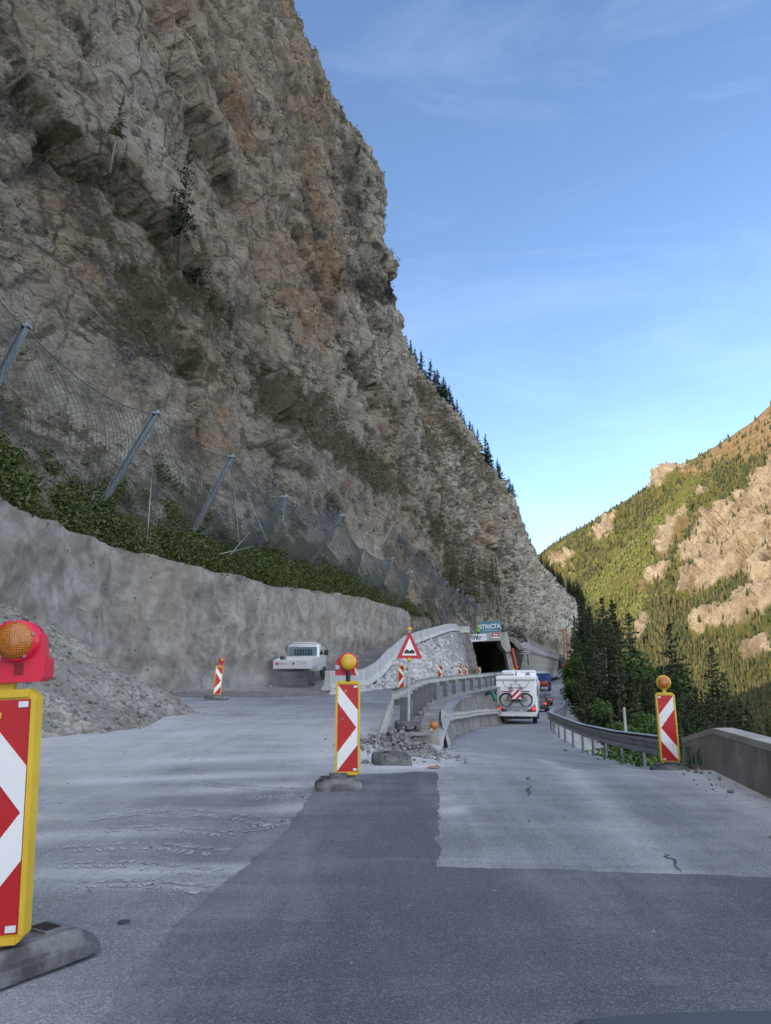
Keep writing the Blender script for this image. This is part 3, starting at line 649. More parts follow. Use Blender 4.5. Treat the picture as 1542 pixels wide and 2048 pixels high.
rock = np.max([area([(1372, 1196), (1380, 1120), (1400, 1075), (1450, 1030), (1500, 975), (1600, 900), (1700, 1000), (1600, 1180), (1540, 1240), (1500, 1160), (1440, 1195)]),
  area([(1405, 1280), (1430, 1245), (1500, 1200), (1560, 1150), (1560, 1220), (1480, 1270)]), area([(1490, 1300), (1545, 1265), (1560, 1320), (1500, 1325)])*.9,
  area([(1318, 990), (1340, 935), (1390, 925), (1385, 960), (1350, 985)])*.9, area([(1205, 1085), (1225, 1055), (1245, 1050), (1240, 1078), (1215, 1095)])*.9,
  area([(1310, 1175), (1330, 1150), (1355, 1110), (1350, 1140), (1335, 1180)])*.8, area([(1405, 1000), (1440, 975), (1435, 1000), (1415, 1020)])*.8,
  area([(1330, 1110), (1360, 1060), (1405, 1010), (1390, 1050), (1350, 1105)])*.7, area([(1280, 1290), (1300, 1240), (1310, 1270), (1295, 1310)])*.9, area([(1125, 1140), (1150, 1110), (1160, 1130), (1140, 1150)])*.7], 0)
rock = np.clip(rock+wob*.8*(rock > .02)+fbm(MV, 1/40., 3, .6)*.3*(rock > .02), 0, 1)
meadow = np.max([area([(1160, 1205), (1220, 1140), (1330, 1035), (1400, 950), (1420, 960), (1370, 1060), (1300, 1150), (1240, 1240)], 30), area([(1190, 1200), (1260, 1180), (1300, 1180), (1280, 1240), (1230, 1250)], 25)], 0)
bare = np.max([area([(1380, 960), (1420, 900), (1500, 845), (1560, 790), (1600, 830), (1500, 890), (1430, 950)], 16), area([(1400, 925), (1620, 735), (1900, 590), (1900, 840), (1600, 900), (1480, 925)], 30), area([(1270, 1180), (1400, 1030), (1408, 1036), (1290, 1190)], 6)*.6], 0)
bare = np.clip(bare+wob*.5*(bare > .02), 0, 1)
fall = np.array([-.62, -.25, -.74])                                   # the line water runs down this flank
gul = fbm(MV@np.array([[.35, .1, .1], [.1, .9, .0], [.1, .0, .5]]), 1/150., 5, .55, True, 4.4)
rk = fbm(MV, 1/55., 6, .6, True, 6.1)
mdisp = gul*26+rock*(22+rk*26+worley(MV*np.array([1, 1, .6]), 1/70., 2.2, .9)[0]*38+worley(MV, 1/26., 4.2, .8)[0]*13)+fbm(MV, 1/260., 3, .5)*30+fbm(MV, 1/30., 4, .6)*5
edgef = smooth(0, .05, np.linspace(1, 0, nv))[None, :]
MVd = MV+MN*(mdisp*(.25+.75*edgef)*np.clip(MV[..., 1]/1700, .35, 1.3))[..., None]
def mountmat():
    t = NT('mountain_ground')
    n1 = t.noise(.012, 10, .66, None, .4); n2 = t.noise(.06, 9, .68)
    gr = t.mix(t.rng(n1, .35, .62), (.085, .105, .03), (.15, .145, .045)); gr = t.mix(t.rng(n2, .48, .72), gr, (.20, .145, .075))
    gr = t.mix(t.math('MULTIPLY', t.attr('bare'), .9), gr, t.ramp(n2, [(.3, (.13, .10, .05)), (.5, (.28, .18, .10)), (.7, (.38, .28, .18))]))
    rk_ = t.ramp(t.noise(.05, 11, .7, t.vec((1, 1, .6)), .4), [(.30, (.15, .115, .085)), (.45, (.31, .245, .175)), (.58, (.45, .365, .265)), (.74, (.54, .46, .35))])
    rk_ = t.mix(t.rng(n2, .58, .70, 0, .85), rk_, (.10, .105, .045))
    col = t.mix(t.rng(t.math('ADD', t.attr('rock'), t.math('MULTIPLY', t.math('SUBTRACT', n2, .5), .5)), .38, .55), gr, rk_)
    return t.done(col, .95, t.bump(t.math('ADD', n2, t.noise(.25, 7, .65)), 1.0, 8), spec=.1)
mback = MVd[:, -1:, :].copy(); mback[..., 0] += 500; mback[..., 2] -= 350
MF = np.concatenate([MVd, mback], 1); mp_ = lambda a: np.concatenate([a, a[:, -1:]], 1)
arr_mesh('mountain', MF.reshape(-1, 3), grid_faces(nu, nv+1), mountmat(), smooth_=True, attrs={'rock': mp_(rock), 'bare': mp_(bare)}, kind='structure')
# its forest: one far-off mass of small conifers, each with its own size and tone
rs = np.random.RandomState(3); NTREE = 62000
ii = rs.uniform(0, nu-1.01, NTREE); jj = rs.uniform(0, nv-1.01, NTREE); i0 = ii.astype(int); j0 = jj.astype(int); fi = (ii-i0)[:, None]; fj = (jj-j0)[:, None]
bil = lambda A: (A[i0, j0]*(1-fi)+A[i0+1, j0]*fi)*(1-fj)+(A[i0, j0+1]*(1-fi)+A[i0+1, j0+1]*fi)*fj
tp_ = bil(MVd); rr = bil(rock[..., None])[:, 0]; br = bil(bare[..., None])[:, 0]; md = bil(meadow[..., None])[:, 0]
dens = (1-np.clip(rr*1.8, 0, .97))*(1-np.clip(br*1.1, 0, .88))*(1-.5*md)*(.35+1.1*np.clip(fbm(tp_, 1/120., 4, .6)+.45, 0, 1))
kp = rs.rand(NTREE) < dens*(tp_[:, 1] < 3600)*np.clip(tp_[:, 1]/900, .2, 1); tp_ = tp_[kp]; md = md[kp]; nt = len(tp_)
light = (md+fbm(tp_, 1/70., 3, .6)*.8+rs.normal(0, .22, nt)) > .42
hgt_ = np.where(light, rs.uniform(6, 10, nt), rs.uniform(8, 17, nt))*np.clip(tp_[:, 1]/1300, .5, 1); wid = hgt_*np.where(light, rs.uniform(.30, .45, nt), rs.uniform(.15, .22, nt)); tint = np.where(light, rs.uniform(.62, 1, nt), rs.uniform(0, .5, nt))
prof = [(.30, .0), (1.0, .22), (.72, .5), (.42, .75), (.0, 1.0)]; seg = 6; VV = []; 
ang = rs.uniform(0, 6.28, nt)
for r_, z_ in prof:
    for s_ in range(seg):
        a = ang+s_*2*math.pi/seg; q = r_*wid*rs.uniform(.65, 1.3, nt)
        VV.append(np.stack([tp_[:, 0]+np.cos(a)*q, tp_[:, 1]+np.sin(a)*q, tp_[:, 2]-1+z_*hgt_*rs.uniform(.95, 1.05, nt)], -1))
VV = np.stack(VV, 1); nper = len(prof)*seg
bf = np.array([(r_*seg+s_, r_*seg+(s_+1) % seg, (r_+1)*seg+(s_+1) % seg, (r_+1)*seg+s_) for r_ in range(len(prof)-1) for s_ in range(seg)])
FF = (bf[None]+(np.arange(nt)*nper)[:, None, None]).reshape(-1, 4)
tf = NT('far_forest'); ff = tf.attr('tint')
fc = tf.ramp(ff, [(0, (.048, .058, .032)), (.3, (.080, .088, .042)), (.5, (.135, .108, .05)), (.62, (.105, .125, .042)), (1, (.155, .165, .055))])
tf.done(fc, .9, tf.bump(tf.noise(.6, 5, .7), .9, 1.5), spec=.1)
o = arr_mesh('forest', VV.reshape(-1, 3), FF, tf.m, attrs={'tint': np.repeat(tint, nper)}, kind='stuff')
# ------------------------------------------------------------------ shotcrete retaining wall
rnd = random.Random(11)
wy = np.concatenate([np.linspace(-12, 20, 90), np.linspace(20.1, 72.5, 420)]); nvw = 90
wv = []
for y in wy:
    x, z1 = lerp(WALLT, y); z0 = (zmain(-8, y) if y < 30 else lerp(ZRAMP, y))-.3
    for k in range(nvw):
        t = k/(nvw-1); wv.append((x+.35*(1-t), y, z0+(z1-z0)*t))
WV = np.array(wv).reshape(len(wy), nvw, 3)
al = np.zeros(len(wy)); al[1:] = np.cumsum(np.hypot(np.diff(WV[:, 0, 0]), np.diff(WV[:, 0, 1])))
hz = WV[..., 2]; sA = al[:, None]*np.ones_like(hz)
# blasted bulges round the anchor heads (staggered 1.9 x 1.5 m pattern)
cell_u = sA/1.9+.5*(np.floor(hz/1.5) % 2); fu = cell_u-np.floor(cell_u)-.5; fv = hz/1.5-np.floor(hz/1.5)-.5
bul = np.exp(-(fu/.26)**2-(fv/.30)**2)
nz = fbm(WV, 1/1.6, 5, .55); nb = fbm(WV, 1/5., 3, .5)
dw = bul*.16*np.clip(.6+nb*2, 0, 2)+nz*.16+nb*.2+fbm(WV, 1/.35, 4, .6)*.06
topf = smooth(.93, 1.0, np.linspace(0, 1, nvw))[None, :]
WD = WV.copy(); WD[..., 0] += dw*.85+.05; WD[..., 1] -= dw*.4; WD[:, -1, 2] += fbm(WV[:, -1], 1/2., 3, .5)*.2
capw = WD[:, -1:, :].copy(); capw[..., 0] -= .35; capw[..., 1] += .1; capw[..., 2] += .03
capb = capw.copy(); capb[..., 0] -= .7; capb[..., 2] -= .9
WD = np.concatenate([WD, capw, capb], 1)
t = NT('shotcrete')
n1 = t.noise(.75, 10, .72, None, .5); n2 = t.noise(7, 8, .7)
col = t.ramp(n1, [(.34, (.125, .114, .10)), (.46, (.205, .19, .17)), (.56, (.285, .27, .248)), (.70, (.38, .37, .345))])
col = t.mix(t.rng(n2, .5, .8, 0, .45), col, (.19, .17, .15))
col = t.mix(t.rng(t.noise(1.6, 7, .6, t.vec((1, 1, .12))), .60, .72, 0, .22), col, (.46, .45, .43))
col = t.mix(t.rng(t.noise(.20, 4, .5, t.vec((1, 1, .35))), .52, .66, 0, .45), col, (.27, .215, .165))
M['shot'] = t.done(col, .95, t.bump(t.math('ADD', n2, t.noise(28, 5, .7)), .7, .035), spec=.15)
wt_ = thing('retaining_wall', 'long grey shotcrete wall with pitted sprayed surface below the green bank', 'wall', (0, 0, 0))
arr_mesh('wall', WD.reshape(-1, 3), grid_faces(len(wy), nvw+2, True), M['shot'], wt_, smooth_=True)
hole = MB(); hole.cyl((0, 0, 0), .055, .08, 'X', 10, 0); hole.cyl((.03, 0, 0), .04, .06, 'X', 10, 1)
first = None; cnt = 0
for iy in range(70, len(wy)-10):
    pass
row_s = np.arange(al[60], al[-1]-2, 1.9)
for r_i in range(5):
    zrel = .18+.17*r_i
    for s0 in row_s:
        s1 = s0+(.95 if r_i % 2 else 0)+rnd.uniform(-.2, .2)
        if s1 > al[-1]-1 or rnd.random() < .42 or cnt >= 96: continue
        i = int(np.searchsorted(al, s1)); j = int(min(nvw-5, zrel*nvw+rnd.randint(-3, 3))); p = WD[i, j]
        if first is None:
            first = hole.build('drain_hole', [M['conc_white'], M['black']], wt_, tuple(p)); h = first
        else:
            h = first.copy(); C.objects.link(h)
        h.location = tuple(p); h.rotation_euler = (0, 0, R(-55)); cnt += 1
# two steel bars left sticking out of the sprayed concrete
for (px, py, Y) in ((155, 1222, 25.6),):
    p = at(px, py, Y); b = MB(); b.tube([(p.x-.1, p.y+.1, p.z+.12), (p.x+.55, p.y-.35, p.z-.12)], .018, 6); b.build('anchor_bar', M['galv'], wt_)
# ------------------------------------------------------------------ rocks, heap, rubble
def rock_np(rs, sub=2):
    bm = bmesh.new(); bmesh.ops.create_icosphere(bm, subdivisions=sub, radius=1); V = np.array([v.co for v in bm.verts]); Fc = np.array([[v.index for v in f.verts] for f in bm.faces]); bm.free()
    for _ in range(11):
        n = rs.normal(size=3); n /= np.linalg.norm(n); d = rs.uniform(.45, .85); k = V@n; V = V-np.clip(k-d, 0, None)[:, None]*n
    V = V*(1+.10*fbm(V+rs.uniform(0, 50), 1.5, 3)[:, None]); V *= np.array([rs.uniform(.8, 1.3), rs.uniform(.7, 1.1), rs.uniform(.55, .85)])
    return V, Fc
def scatter(name, pts, sizes, mat, parent=None, sub=1, seed=0, nvar=14, kind=None):
    rs = np.random.RandomState(seed); var = [rock_np(rs, sub) for _ in range(nvar)]; VV = []; FF = []; off = 0
    for p, s in zip(pts, sizes):
        V, Fc = var[rs.randint(nvar)]; q = rs.normal(size=4); q /= np.linalg.norm(q); w, x, y, z = q
        Rm = np.array([[1-2*(y*y+z*z), 2*(x*y-z*w), 2*(x*z+y*w)], [2*(x*y+z*w), 1-2*(x*x+z*z), 2*(y*z-x*w)], [2*(x*z-y*w), 2*(y*z+x*w), 1-2*(x*x+y*y)]])
        VV.append((V@Rm.T)*s+np.asarray(p)); FF.append(Fc+off); off += len(V)
    return arr_mesh(name, np.concatenate(VV), np.concatenate(FF), mat, parent, kind=kind)
rs = np.random.RandomState(21)
# the heap of crushed rock against the wall
hx = np.linspace(-17, -3.5, 110); hy = np.linspace(4, 33, 190); HX, HY = np.meshgrid(hx, hy, indexing='ij')
wx_ = np.array([lerp(WALLT, y)[0]+.2 for y in hy])[None, :]
dist = HX-wx_
ridge = np.interp(hy, [4, 12, 17, 21, 23.2, 25.5, 27.5, 29.5], [2.2, 3.2, 3.4, 3.2, 2.1, 1.2, .45, -.3])[None, :]
HZ_ = ridge-np.clip(dist-.2, 0, None)*.60*np.interp(hy, [4, 20, 27, 32], [1, .95, .62, .4])[None, :]
P3 = np.stack([HX, HY, HZ_], -1); HZ_ = HZ_+fbm(P3, 1/2.4, 4, .55)*.5+fbm(P3, 1/.5, 3, .55)*.13
HZ_ = np.minimum(HZ_, 3.7); base = np.array([[zmain(-8, y) for y in hy]]); HZ_ = np.maximum(HZ_+base*.6, base-.35)
P3[..., 2] = HZ_
heap = arr_mesh('gravel_heap', P3.reshape(-1, 3), grid_faces(110, 190), M['gravel'], smooth_=True)
tag(heap, 'big sloping heap of crushed grey rock piled against the shotcrete wall', 'gravel heap')
pts = []; sz = []
while len(pts) < 7500:
    i, j = rs.randint(0, 110), rs.randint(0, 190)
    if HZ_[i, j] > base[0, j]-.12 and HX[i, j] > lerp(WALLT, hy[j])[0]:
        pts.append(P3[i, j]+rs.normal(0, .05, 3)*np.array([1, 1, 0])); sz.append(.02+.06*rs.rand()**2.2+(.10 if rs.rand() < .025 else 0))
scatter('loose_rock', pts, sz, M['gravel'], heap, 1, 2, 16, 'stuff')
# loose debris along the foot of the wall and the ramp
pts = []; sz = []
for _ in range(900):
    y = rs.uniform(30, 74); x = lerp(WALLT, y)[0]+.45+abs(rs.normal(0, .35)); pts.append((x, y, lerp(ZRAMP, y)+.02)); sz.append(.03+.12*rs.rand()**2.5)
scatter('rubble', pts, sz, M['gravel'], None, 1, 3, 10, 'stuff')
# rock embankment below the ramp: rough blocks set on a slope
em = thing('rock_embankment', 'steep embankment of pale grey rough boulders below the concrete barriers', 'rock embankment')
rows = np.concatenate([np.linspace(31.5, 60, 110), np.linspace(60.4, 98, 90)]); nve = 26; EV = []
def emb(y, t):
    xb = lerp(RIPB, y)-.2; xt = lerp(BARL, max(y, 33))+.25; zb = zmain(-2, y)-.1; zt = lerp(ZRAMP, y)-.08
    b = math.sin(t*math.pi)*.35*min(1, (zt-zb)/2)
    return (xb+(xt-xb)*t**1.1+b, y, zb+(zt-zb)*t)
for y in rows:
    for k in range(nve): EV.append(emb(y, k/(nve-1)))
EV = np.array(EV).reshape(len(rows), nve, 3); EV[:, 1:-1] += np.array([1, -.3, .5])*(fbm(EV[:, 1:-1], 1/1.2, 4, .6)*.4)[..., None]
arr_mesh('bed', EV.reshape(-1, 3), grid_faces(len(rows), nve, True), M['rubblem'], em, smooth_=True)
pts = []; sz = []
for _ in range(1500):
    y = 31.8+52*rs.rand()**1.25; t_ = rs.rand()*.93+.02
    if y > 74 and rs.rand() < .75: continue
    p = np.array(emb(y, t_))+rs.normal(0, .05, 3); pts.append(p); sz.append((.16+.34*rs.rand()**1.6)*(.55 if lerp(ZRAMP, y)-zmain(-2, y) < 1.2 else 1))
scatter('boulders', pts, sz, M['boulder'], em, 2, 5, 22, 'stuff')
# raw brown rock beside the tunnel mouth
rr_ = thing('rock_outcrop', 'rust stained dark rock outcrop beside the left edge of the tunnel mouth', 'rock outcrop')
n_, m_ = 60, 70; RV = []
Lp = [at(905, 1368, 86), at(958, 1362, 97)]; Tp = [at(893, 1262, 88), at(936, 1262, 100)]
for i in range(n_):
    a = i/(n_-1)
    for j in range(m_):
        b = j/(m_-1); p = Lp[0].lerp(Lp[1], a).lerp(Tp[0].lerp(Tp[1], a), b); RV.append((p.x, p.y-1.0*math.sin(b*3.1), p.z-.3))
RV = np.array(RV).reshape(n_, m_, 3); RV += np.array([.25, -1, .15])*(fbm(RV, 1/2.2, 5, .58, True)*1.1)[..., None]
side = RV.copy(); 
arr_mesh('rock', RV.reshape(-1, 3), grid_faces(n_, m_), M['portalrock'], rr_)
# the gravel verge between upper guard rail and curved wall, and the rubble at its tip
IV = []; iy = [15.4+.4*k for k in range(210)]
for y in iy:
    a = lerp(GR, min(y, 99))-.35; b = lerp(CW, min(max(y, 16), 99))[0]-.02
    for k in range(9):
        f = k/8; z0 = zmain(-.6, y)+.03; z1 = lerp(CW, min(max(y, 16), 99))[1]-.06; IV.append((a+(b-a)*f, y, z0+(z1-z0)*float(smooth(0, .8, f))))
IV = np.array(IV).reshape(len(iy), 9, 3); IV[..., 2] += fbm(IV, 1/.5, 4, .6)*.05
arr_mesh('gravel_verge', IV.reshape(-1, 3), grid_faces(len(iy), 9, True), M['rubblem'], smooth_=True, kind='structure')
pts = []; sz = []
for _ in range(700):
    a = rs.uniform(0, 1); x = rs.normal(.28, .42); y = rs.normal(13.3, .85); z = zmain(x, y)
    hgt_ = max(0, .30*math.exp(-((x-.35)/.5)**2-((y-13.9)/.75)**2)); pts.append((x, y, z+hgt_*rs.rand())); sz.append(.018+.075*rs.rand()**2)
for _ in range(500):
    y = rs.uniform(16, 40); b = lerp(CW, y)[0]; a = lerp(GR, y); pts.append((a+(b-a)*rs.rand(), y, lerp(CW, y)[1]-.05)); sz.append(.015+.05*rs.rand()**2)
for _ in range(260):
    y = rs.uniform(15.6, 44); x = lerp(CWB, y)+abs(rs.normal(0, .14)); pts.append((x, y, zmain(x, y))); sz.append(.012+.04*rs.rand()**2)
for _ in range(110):
    y = rs.uniform(6, 12.6); x = lerp(RR, y)-abs(rs.normal(0, .2))-.08; pts.append((x, y, zmain(x, y)+.01)); sz.append(.008+.04*rs.rand()**3)
for _ in range(500):
    x = rs.uniform(-7, 4); y = rs.uniform(3.5, 15); pts.append((x, y, zmain(x, y))); sz.append(.006+.016*rs.rand()**3)
scatter('rubble', pts, sz, M['rubblem'], None, 1, 8, 14, 'stuff')
# ------------------------------------------------------------------ curved concrete wall with its rail
cw = thing('curved_wall', 'weathered curved concrete wall with a coping that drops down to the lower road', 'wall')
ys_ = [16+.33*k for k in range(int((99-16)/.33))]
def sect(y, off):
    x, z = lerp(CW, y); y2 = y+.2; x2, _ = lerp(CW, y2); tx, ty = x2-x, y2-y; L = math.hypot(tx, ty); return (x+off*ty/L, y-off*tx/L, z)
b = MB(); rings = []
for y in ys_:
    x, z = lerp(CW, y); xb = lerp(CWB, y); zb = zmain(xb, y)-.15
    p0, p1 = sect(y, -.02), sect(y, -.22); f = max(.12, min(1, (y-16)/1.2))
    rings.append([(p0[0], p0[1], z-.02), (p1[0], p1[1], z-.02), (p1[0], p1[1], zb), (xb+.02, y, zb)])
b.loft(rings)
# the sloping blunt end by the rubble
b.build('wall', M['conc_dark'], cw)
b = MB(); rings = []
for y in ys_:
    z = lerp(CW, y)[1]; q0, q1 = sect(y, -.26), sect(y, .10); hh = .26
    rings.append([(q0[0], q0[1], z+.03), (q1[0], q1[1], z+.03), (q1[0], q1[1], z-hh), (q1[0]-.05, q1[1], z-hh-.03), (q0[0], q0[1], z-hh)])
b.loft(rings); b.build('coping', M['conc_dark'], cw)
b = MB(); pe = [(.05, 15.55), (.98, 15.7)]
b.add([(-.35, 16.2, -.1), (.98, 15.98, -.35), (1.2, 15.98, -.4), (1.2, 16.3, -.4), (-.35, 16.6, -.1), (-.35, 16.2, .10), (.98, 15.98, .14), (1.1, 15.98, .14), (1.1, 16.3, .14), (-.35, 16.6, .12)], [(0, 1, 6, 5), (1, 2, 7, 6), (2, 3, 8, 7), (3, 4, 9, 8), (4, 0, 5, 9), (5, 6, 7, 8, 9)])
b.build('end_block', M['conc'], cw)
b = MB(); rp = []
for y in [16.9+.3*k for k in range(147)]:
    xb = lerp(CWB, y); zr = zmain(xb, y); h_ = .70 if y > 19.6 else -.1+.8*float(smooth(16.6, 19.6, y)); f = (h_+.2)/max(.4, lerp(CW, max(y, 16))[1]-zr)
    rp.append((xb+.20-.25*min(1, f), y-.05, zr+h_+.01*math.sin(y*3)))
prof_w = [(-.01, -.15), (.03, -.10), (.0, -.03), (.03, .03), (.0, .10), (.02, .15), (-.05, .15), (-.05, -.15)]
def rail_loft(path, prof, mat, name, parent, flip=1):
    rings = []; b = MB()
    for k, p in enumerate(path):
        p = Vector(p); t = (Vector(path[min(k+1, len(path)-1)])-Vector(path[max(k-1, 0)])).normalized(); s_ = Vector((t.y, -t.x, 0)).normalized()*flip; up = s_.cross(t)*flip
        up = up if up.z > 0 else -up
        rings.append([tuple(p+s_*a+up*c) for a, c in prof])
    b.loft(rings); return b.build(name, mat, parent)
rail_loft(rp, prof_w, M['galv_dusty'], 'rail', cw)
blk = MB(); blk.box((0, 0, 0), (.14, .12, .16)); f0 = None
for k in range(4, len(rp), 7):
    o = blk.build('bracket', M['rubber'], cw) if f0 is None else f0.copy()
    if f0 is None: f0 = o
    else: C.objects.link(o)
    o.location = (rp[k][0]-.10, rp[k][1], rp[k][2])
# ------------------------------------------------------------------ guard rails
WPROF = [(.0, -.155), (.055, -.12), (.06, -.08), (.0, -.03), (.0, .03), (.06, .08), (.055, .12), (.0, .155), (-.015, .15), (.035, .10), (-.018, .03), (-.018, -.03), (.035, -.10), (-.015, -.15)]
M['postd'] = pm('dull_post_steel', (.15, .155, .16), (.095, .10, .105), 4, .6, .4, dust=(.30, .295, .28), da=(.55, .85))
ug = thing('guard_rail', 'dusty steel guard rail on square posts along the left upper road to the tunnel', 'guard rail')
gp = [(-.12, 13.35, .05), (-.08, 13.9, .16), (.0, 14.6, .33), (.08, 15.4, .50), (.15, 16.2, .62)]+[(lerp(GR, y)-.28, y, zmain(-.6, y)+.62) for y in [17+.8*k for k in range(102)]]
rail_loft(gp, WPROF, M['galv_dusty'], 'rail', ug, -1)
wire = MB(); 
for k in range(6, 100, 2): 
    p = gp[k]; wire.tube([(p[0]+.05, p[1]-.4, p[2]+.2), (p[0]+.06, p[1]+.4, p[2]+.16), (p[0]+.07, p[1]+1.2, p[2]+.2)], .008, 4)
wire.build('cable', M['steel_dark'], ug)
pst = MB(); pst.box((0, 0, .28), (.15, .08, .58)); pst.box((-.14, 0, .5), (.14, .08, .12)); f0 = None
py_ = [17.0, 18.0, 19.6, 21.4, 23.2, 25, 27, 29.2, 31.4, 33.6, 35.6, 37.7, 39.7]+[42+2.3*k for k in range(24)]
for y in py_:
    o = pst.build('post', M['postd'], ug) if f0 is None else f0.copy()
    if f0 is None: f0 = o
    else: C.objects.link(o)
    o.location = (lerp(GR, y)-.02, y, zmain(-.6, y)+.04); o.rotation_euler = (0, 0, math.atan2(-(lerp(GR, y+.5)-lerp(GR, y-.5)), 1))
# the right guard rail along the drop
M['rail_r'] = pm('grey_guard_rail', (.34, .35, .37), (.21, .22, .235), 1.2, .5, .6, dust=(.36, .37, .38), da=(.48, .75), stretch=(1, 1, 3))
rg = thing('guard_rail', 'grey steel guard rail curving along the drop on the right of the lower road', 'guard rail')
RZ = [(12.5, .06), (17, -.15), (22, -.32), (28, -.38), (32, -.45), (38, -.72), (43, -.82)]
rgp = [(lerp(RR, y), y, lerp(RZ, y) if y < 43 else zmain(lerp(RR, y), y)+.66) for y in [12.75+.5*k for k in range(33)]+[29.5+1.2*k for k in range(85)]]
WP2 = [(a*1.2, c*1.05) for a, c in WPROF]
rail_loft(rgp, WP2, M['rail_r'], 'rail', rg, -1)
top_ = MB(); top_.loft([[(x-.08, y, z+.166), (x+.05, y, z+.17), (x+.05, y, z+.185), (x-.08, y, z+.18)] for x, y, z in rgp]); top_.build('cap_strip', M['galv'], rg)
M['postr'] = pm('grey_post', (.20, .21, .22), (.13, .14, .15), 3, .7, .2)
pst = MB(); pst.box((.06, 0, -.55), (.05, .10, 1.25)); f0 = None
for y in [13.1, 14.9, 16.8, 18.7, 20.6, 22.5, 24.5, 26.5, 28.5]+[30.6+2.2*k for k in range(44)]:
    o = pst.build('post', M['postr'], rg) if f0 is None else f0.copy()
    if f0 is None: f0 = o
    else: C.objects.link(o)
    x = lerp(RR, y); o.location = (x+.02, y, lerp(RZ, y) if y < 43 else zmain(x, y)+.66)
fg = thing('guard_rail', 'distant pale steel guard rail where the lower road climbs again', 'guard rail')
fgp = [(lerp(RR, y), y, zmain(lerp(RR, y), y)+.7) for y in [133+3*k for k in range(60)]]
rail_loft(fgp, [(a*1.3, c*1.3) for a, c in WPROF], M['galv'], 'rail', fg, -1)
pst = MB(); pst.box((.08, 0, .0), (.10, .14, 1.3)); f0 = None
for y in [135+4*k for k in range(42)]:
    o = pst.build('post', M['galv'], fg) if f0 is None else f0.copy()
    if f0 is None: f0 = o
    else: C.objects.link(o)
    x = lerp(RR, y); o.location = (x, y, zmain(x, y))
# low concrete parapet, right
pw = thing('parapet_wall', 'low stained concrete parapet with green spray painted S16', 'wall')
pys = [-4+.25*k for k in range(66)]; rings = []
for y in pys:
    x = lerp(RR, y); z = zmain(x, y)-.1; h = .63 if y < 11 else .63; rings.append([(x, y, z), (x+.02, y, z+.18), (x+.07, y, z+h), (x+.30, y, z+h+.005), (x+.40, y, z-.6)])
b = MB(); b.loft(rings); b.build('wall', M['conc_dark'], pw)
b = MB(); b.loft([[(r[2][0]-.012, r[2][1], r[2][2]-.06), (r[2][0]-.012, r[2][1], r[2][2]+.018), (r[3][0]+.02, r[3][1], r[3][2]+.018), (r[3][0]+.02, r[3][1], r[3][2]-.05)] for r in rings]); b.build('coping', M['conc'], pw)
gx = lerp(RR, 11.35); gz = zmain(gx, 11.35)
ang = math.atan2(lerp(RR, 11.8)-lerp(RR, 10.9), .9)
M['graf'] = pm('green_spray_paint', (.02, .09, .045), (.03, .12, .06), 9, .6)
text_mesh('spray_lettering', 'S16', .36, M['graf'], pw, (gx+.015, 11.35, gz+.22), (R(90), R(-4), R(-90)-ang), .006, -.004, 2.0)
# ------------------------------------------------------------------ concrete barriers on the ramp
def barrier_mesh(L, h=.86):
    b = MB(); pr = [(-.30, 0), (-.30, .08), (-.14, .30), (-.10, h), (.10, h), (.14, .30), (.30, .08), (.30, 0)]
    rings = []
    for y, s_ in ((-L/2, .93), (-L/2+.05, 1), (L/2-.05, 1), (L/2, .93)): rings.append([(x*s_, y, .01+z*(1 if s_ == 1 else .985)) for x, z in pr])
    b.loft(rings); return b
bpos = []; y = 33.2; L = 3.9
proto = None; labs = ['first concrete barrier, its rough end behind the beacon at the foot of the ramp', 'second concrete barrier up from the foot of the ramp', 'third concrete barrier up the ramp', 'fourth concrete barrier up the ramp']
k = 0
while y < 92:
    x0 = lerp(BARL, y); y2 = y+L*.955; x1 = lerp(BARL, y2); z0, z1 = lerp(ZRAMP, y), lerp(ZRAMP, y2); dx, dy, dz = x1-x0, y2-y, z1-z0
    rz_ = math.atan2(-dx, dy); tl = math.atan2(dz, math.hypot(dx, dy))
    if proto is None:
        proto = thing('concrete_barrier', labs[0], 'barrier', group='concrete barriers along the ramp'); barrier_mesh(L).build('body', M['conc_white'], proto)
        hk = MB(); hk.tube([(0, -.9, .86), (0, -.9, .93), (0, -.8, .93), (0, -.8, .86)], .012, 5); hk.build('lifting_hook', M['steel_dark'], proto); o = proto
    else: o = dup(proto, label=labs[k] if k < 4 else 'pale concrete barrier in the upper part of the row climbing the ramp')
    o.location = ((x0+x1)/2, (y+y2)/2, (z0+z1)/2); o.rotation_euler = (tl, rnd.uniform(-.02, .02), rz_+rnd.uniform(-.02, .02)); y = y2+.14; k += 1
for (px, py, Y, l) in ((838, 1278, 84, 'low concrete barrier of the second row at the foot of the rock, left one'), (872, 1270, 90, 'low concrete barrier of the second row at the foot of the rock, middle one'), (912, 1262, 97, 'concrete barrier end on beside the banner roof')):
    p = at(px, py, Y); dup(proto, (p.x, p.y, p.z-.2), R(-70), l)
# white barriers beside the lower road by the gallery
for k in range(13):
    y = 96+11*k; x0, x1 = lerp(CWB, y)+.1, lerp(CWB, y+11)+.1; z0, z1 = zmain(x0, y), zmain(x1, y+11)
    o = dup(proto, ((x0+x1)/2, y+5.5, (z0+z1)/2), math.atan2(-(x1-x0), 11), 'long white concrete barrier between the gallery and the descending road', 'white barriers below the gallery', (1.2, 2.95, 1.75), (math.atan2(z1-z0, 11), 0))
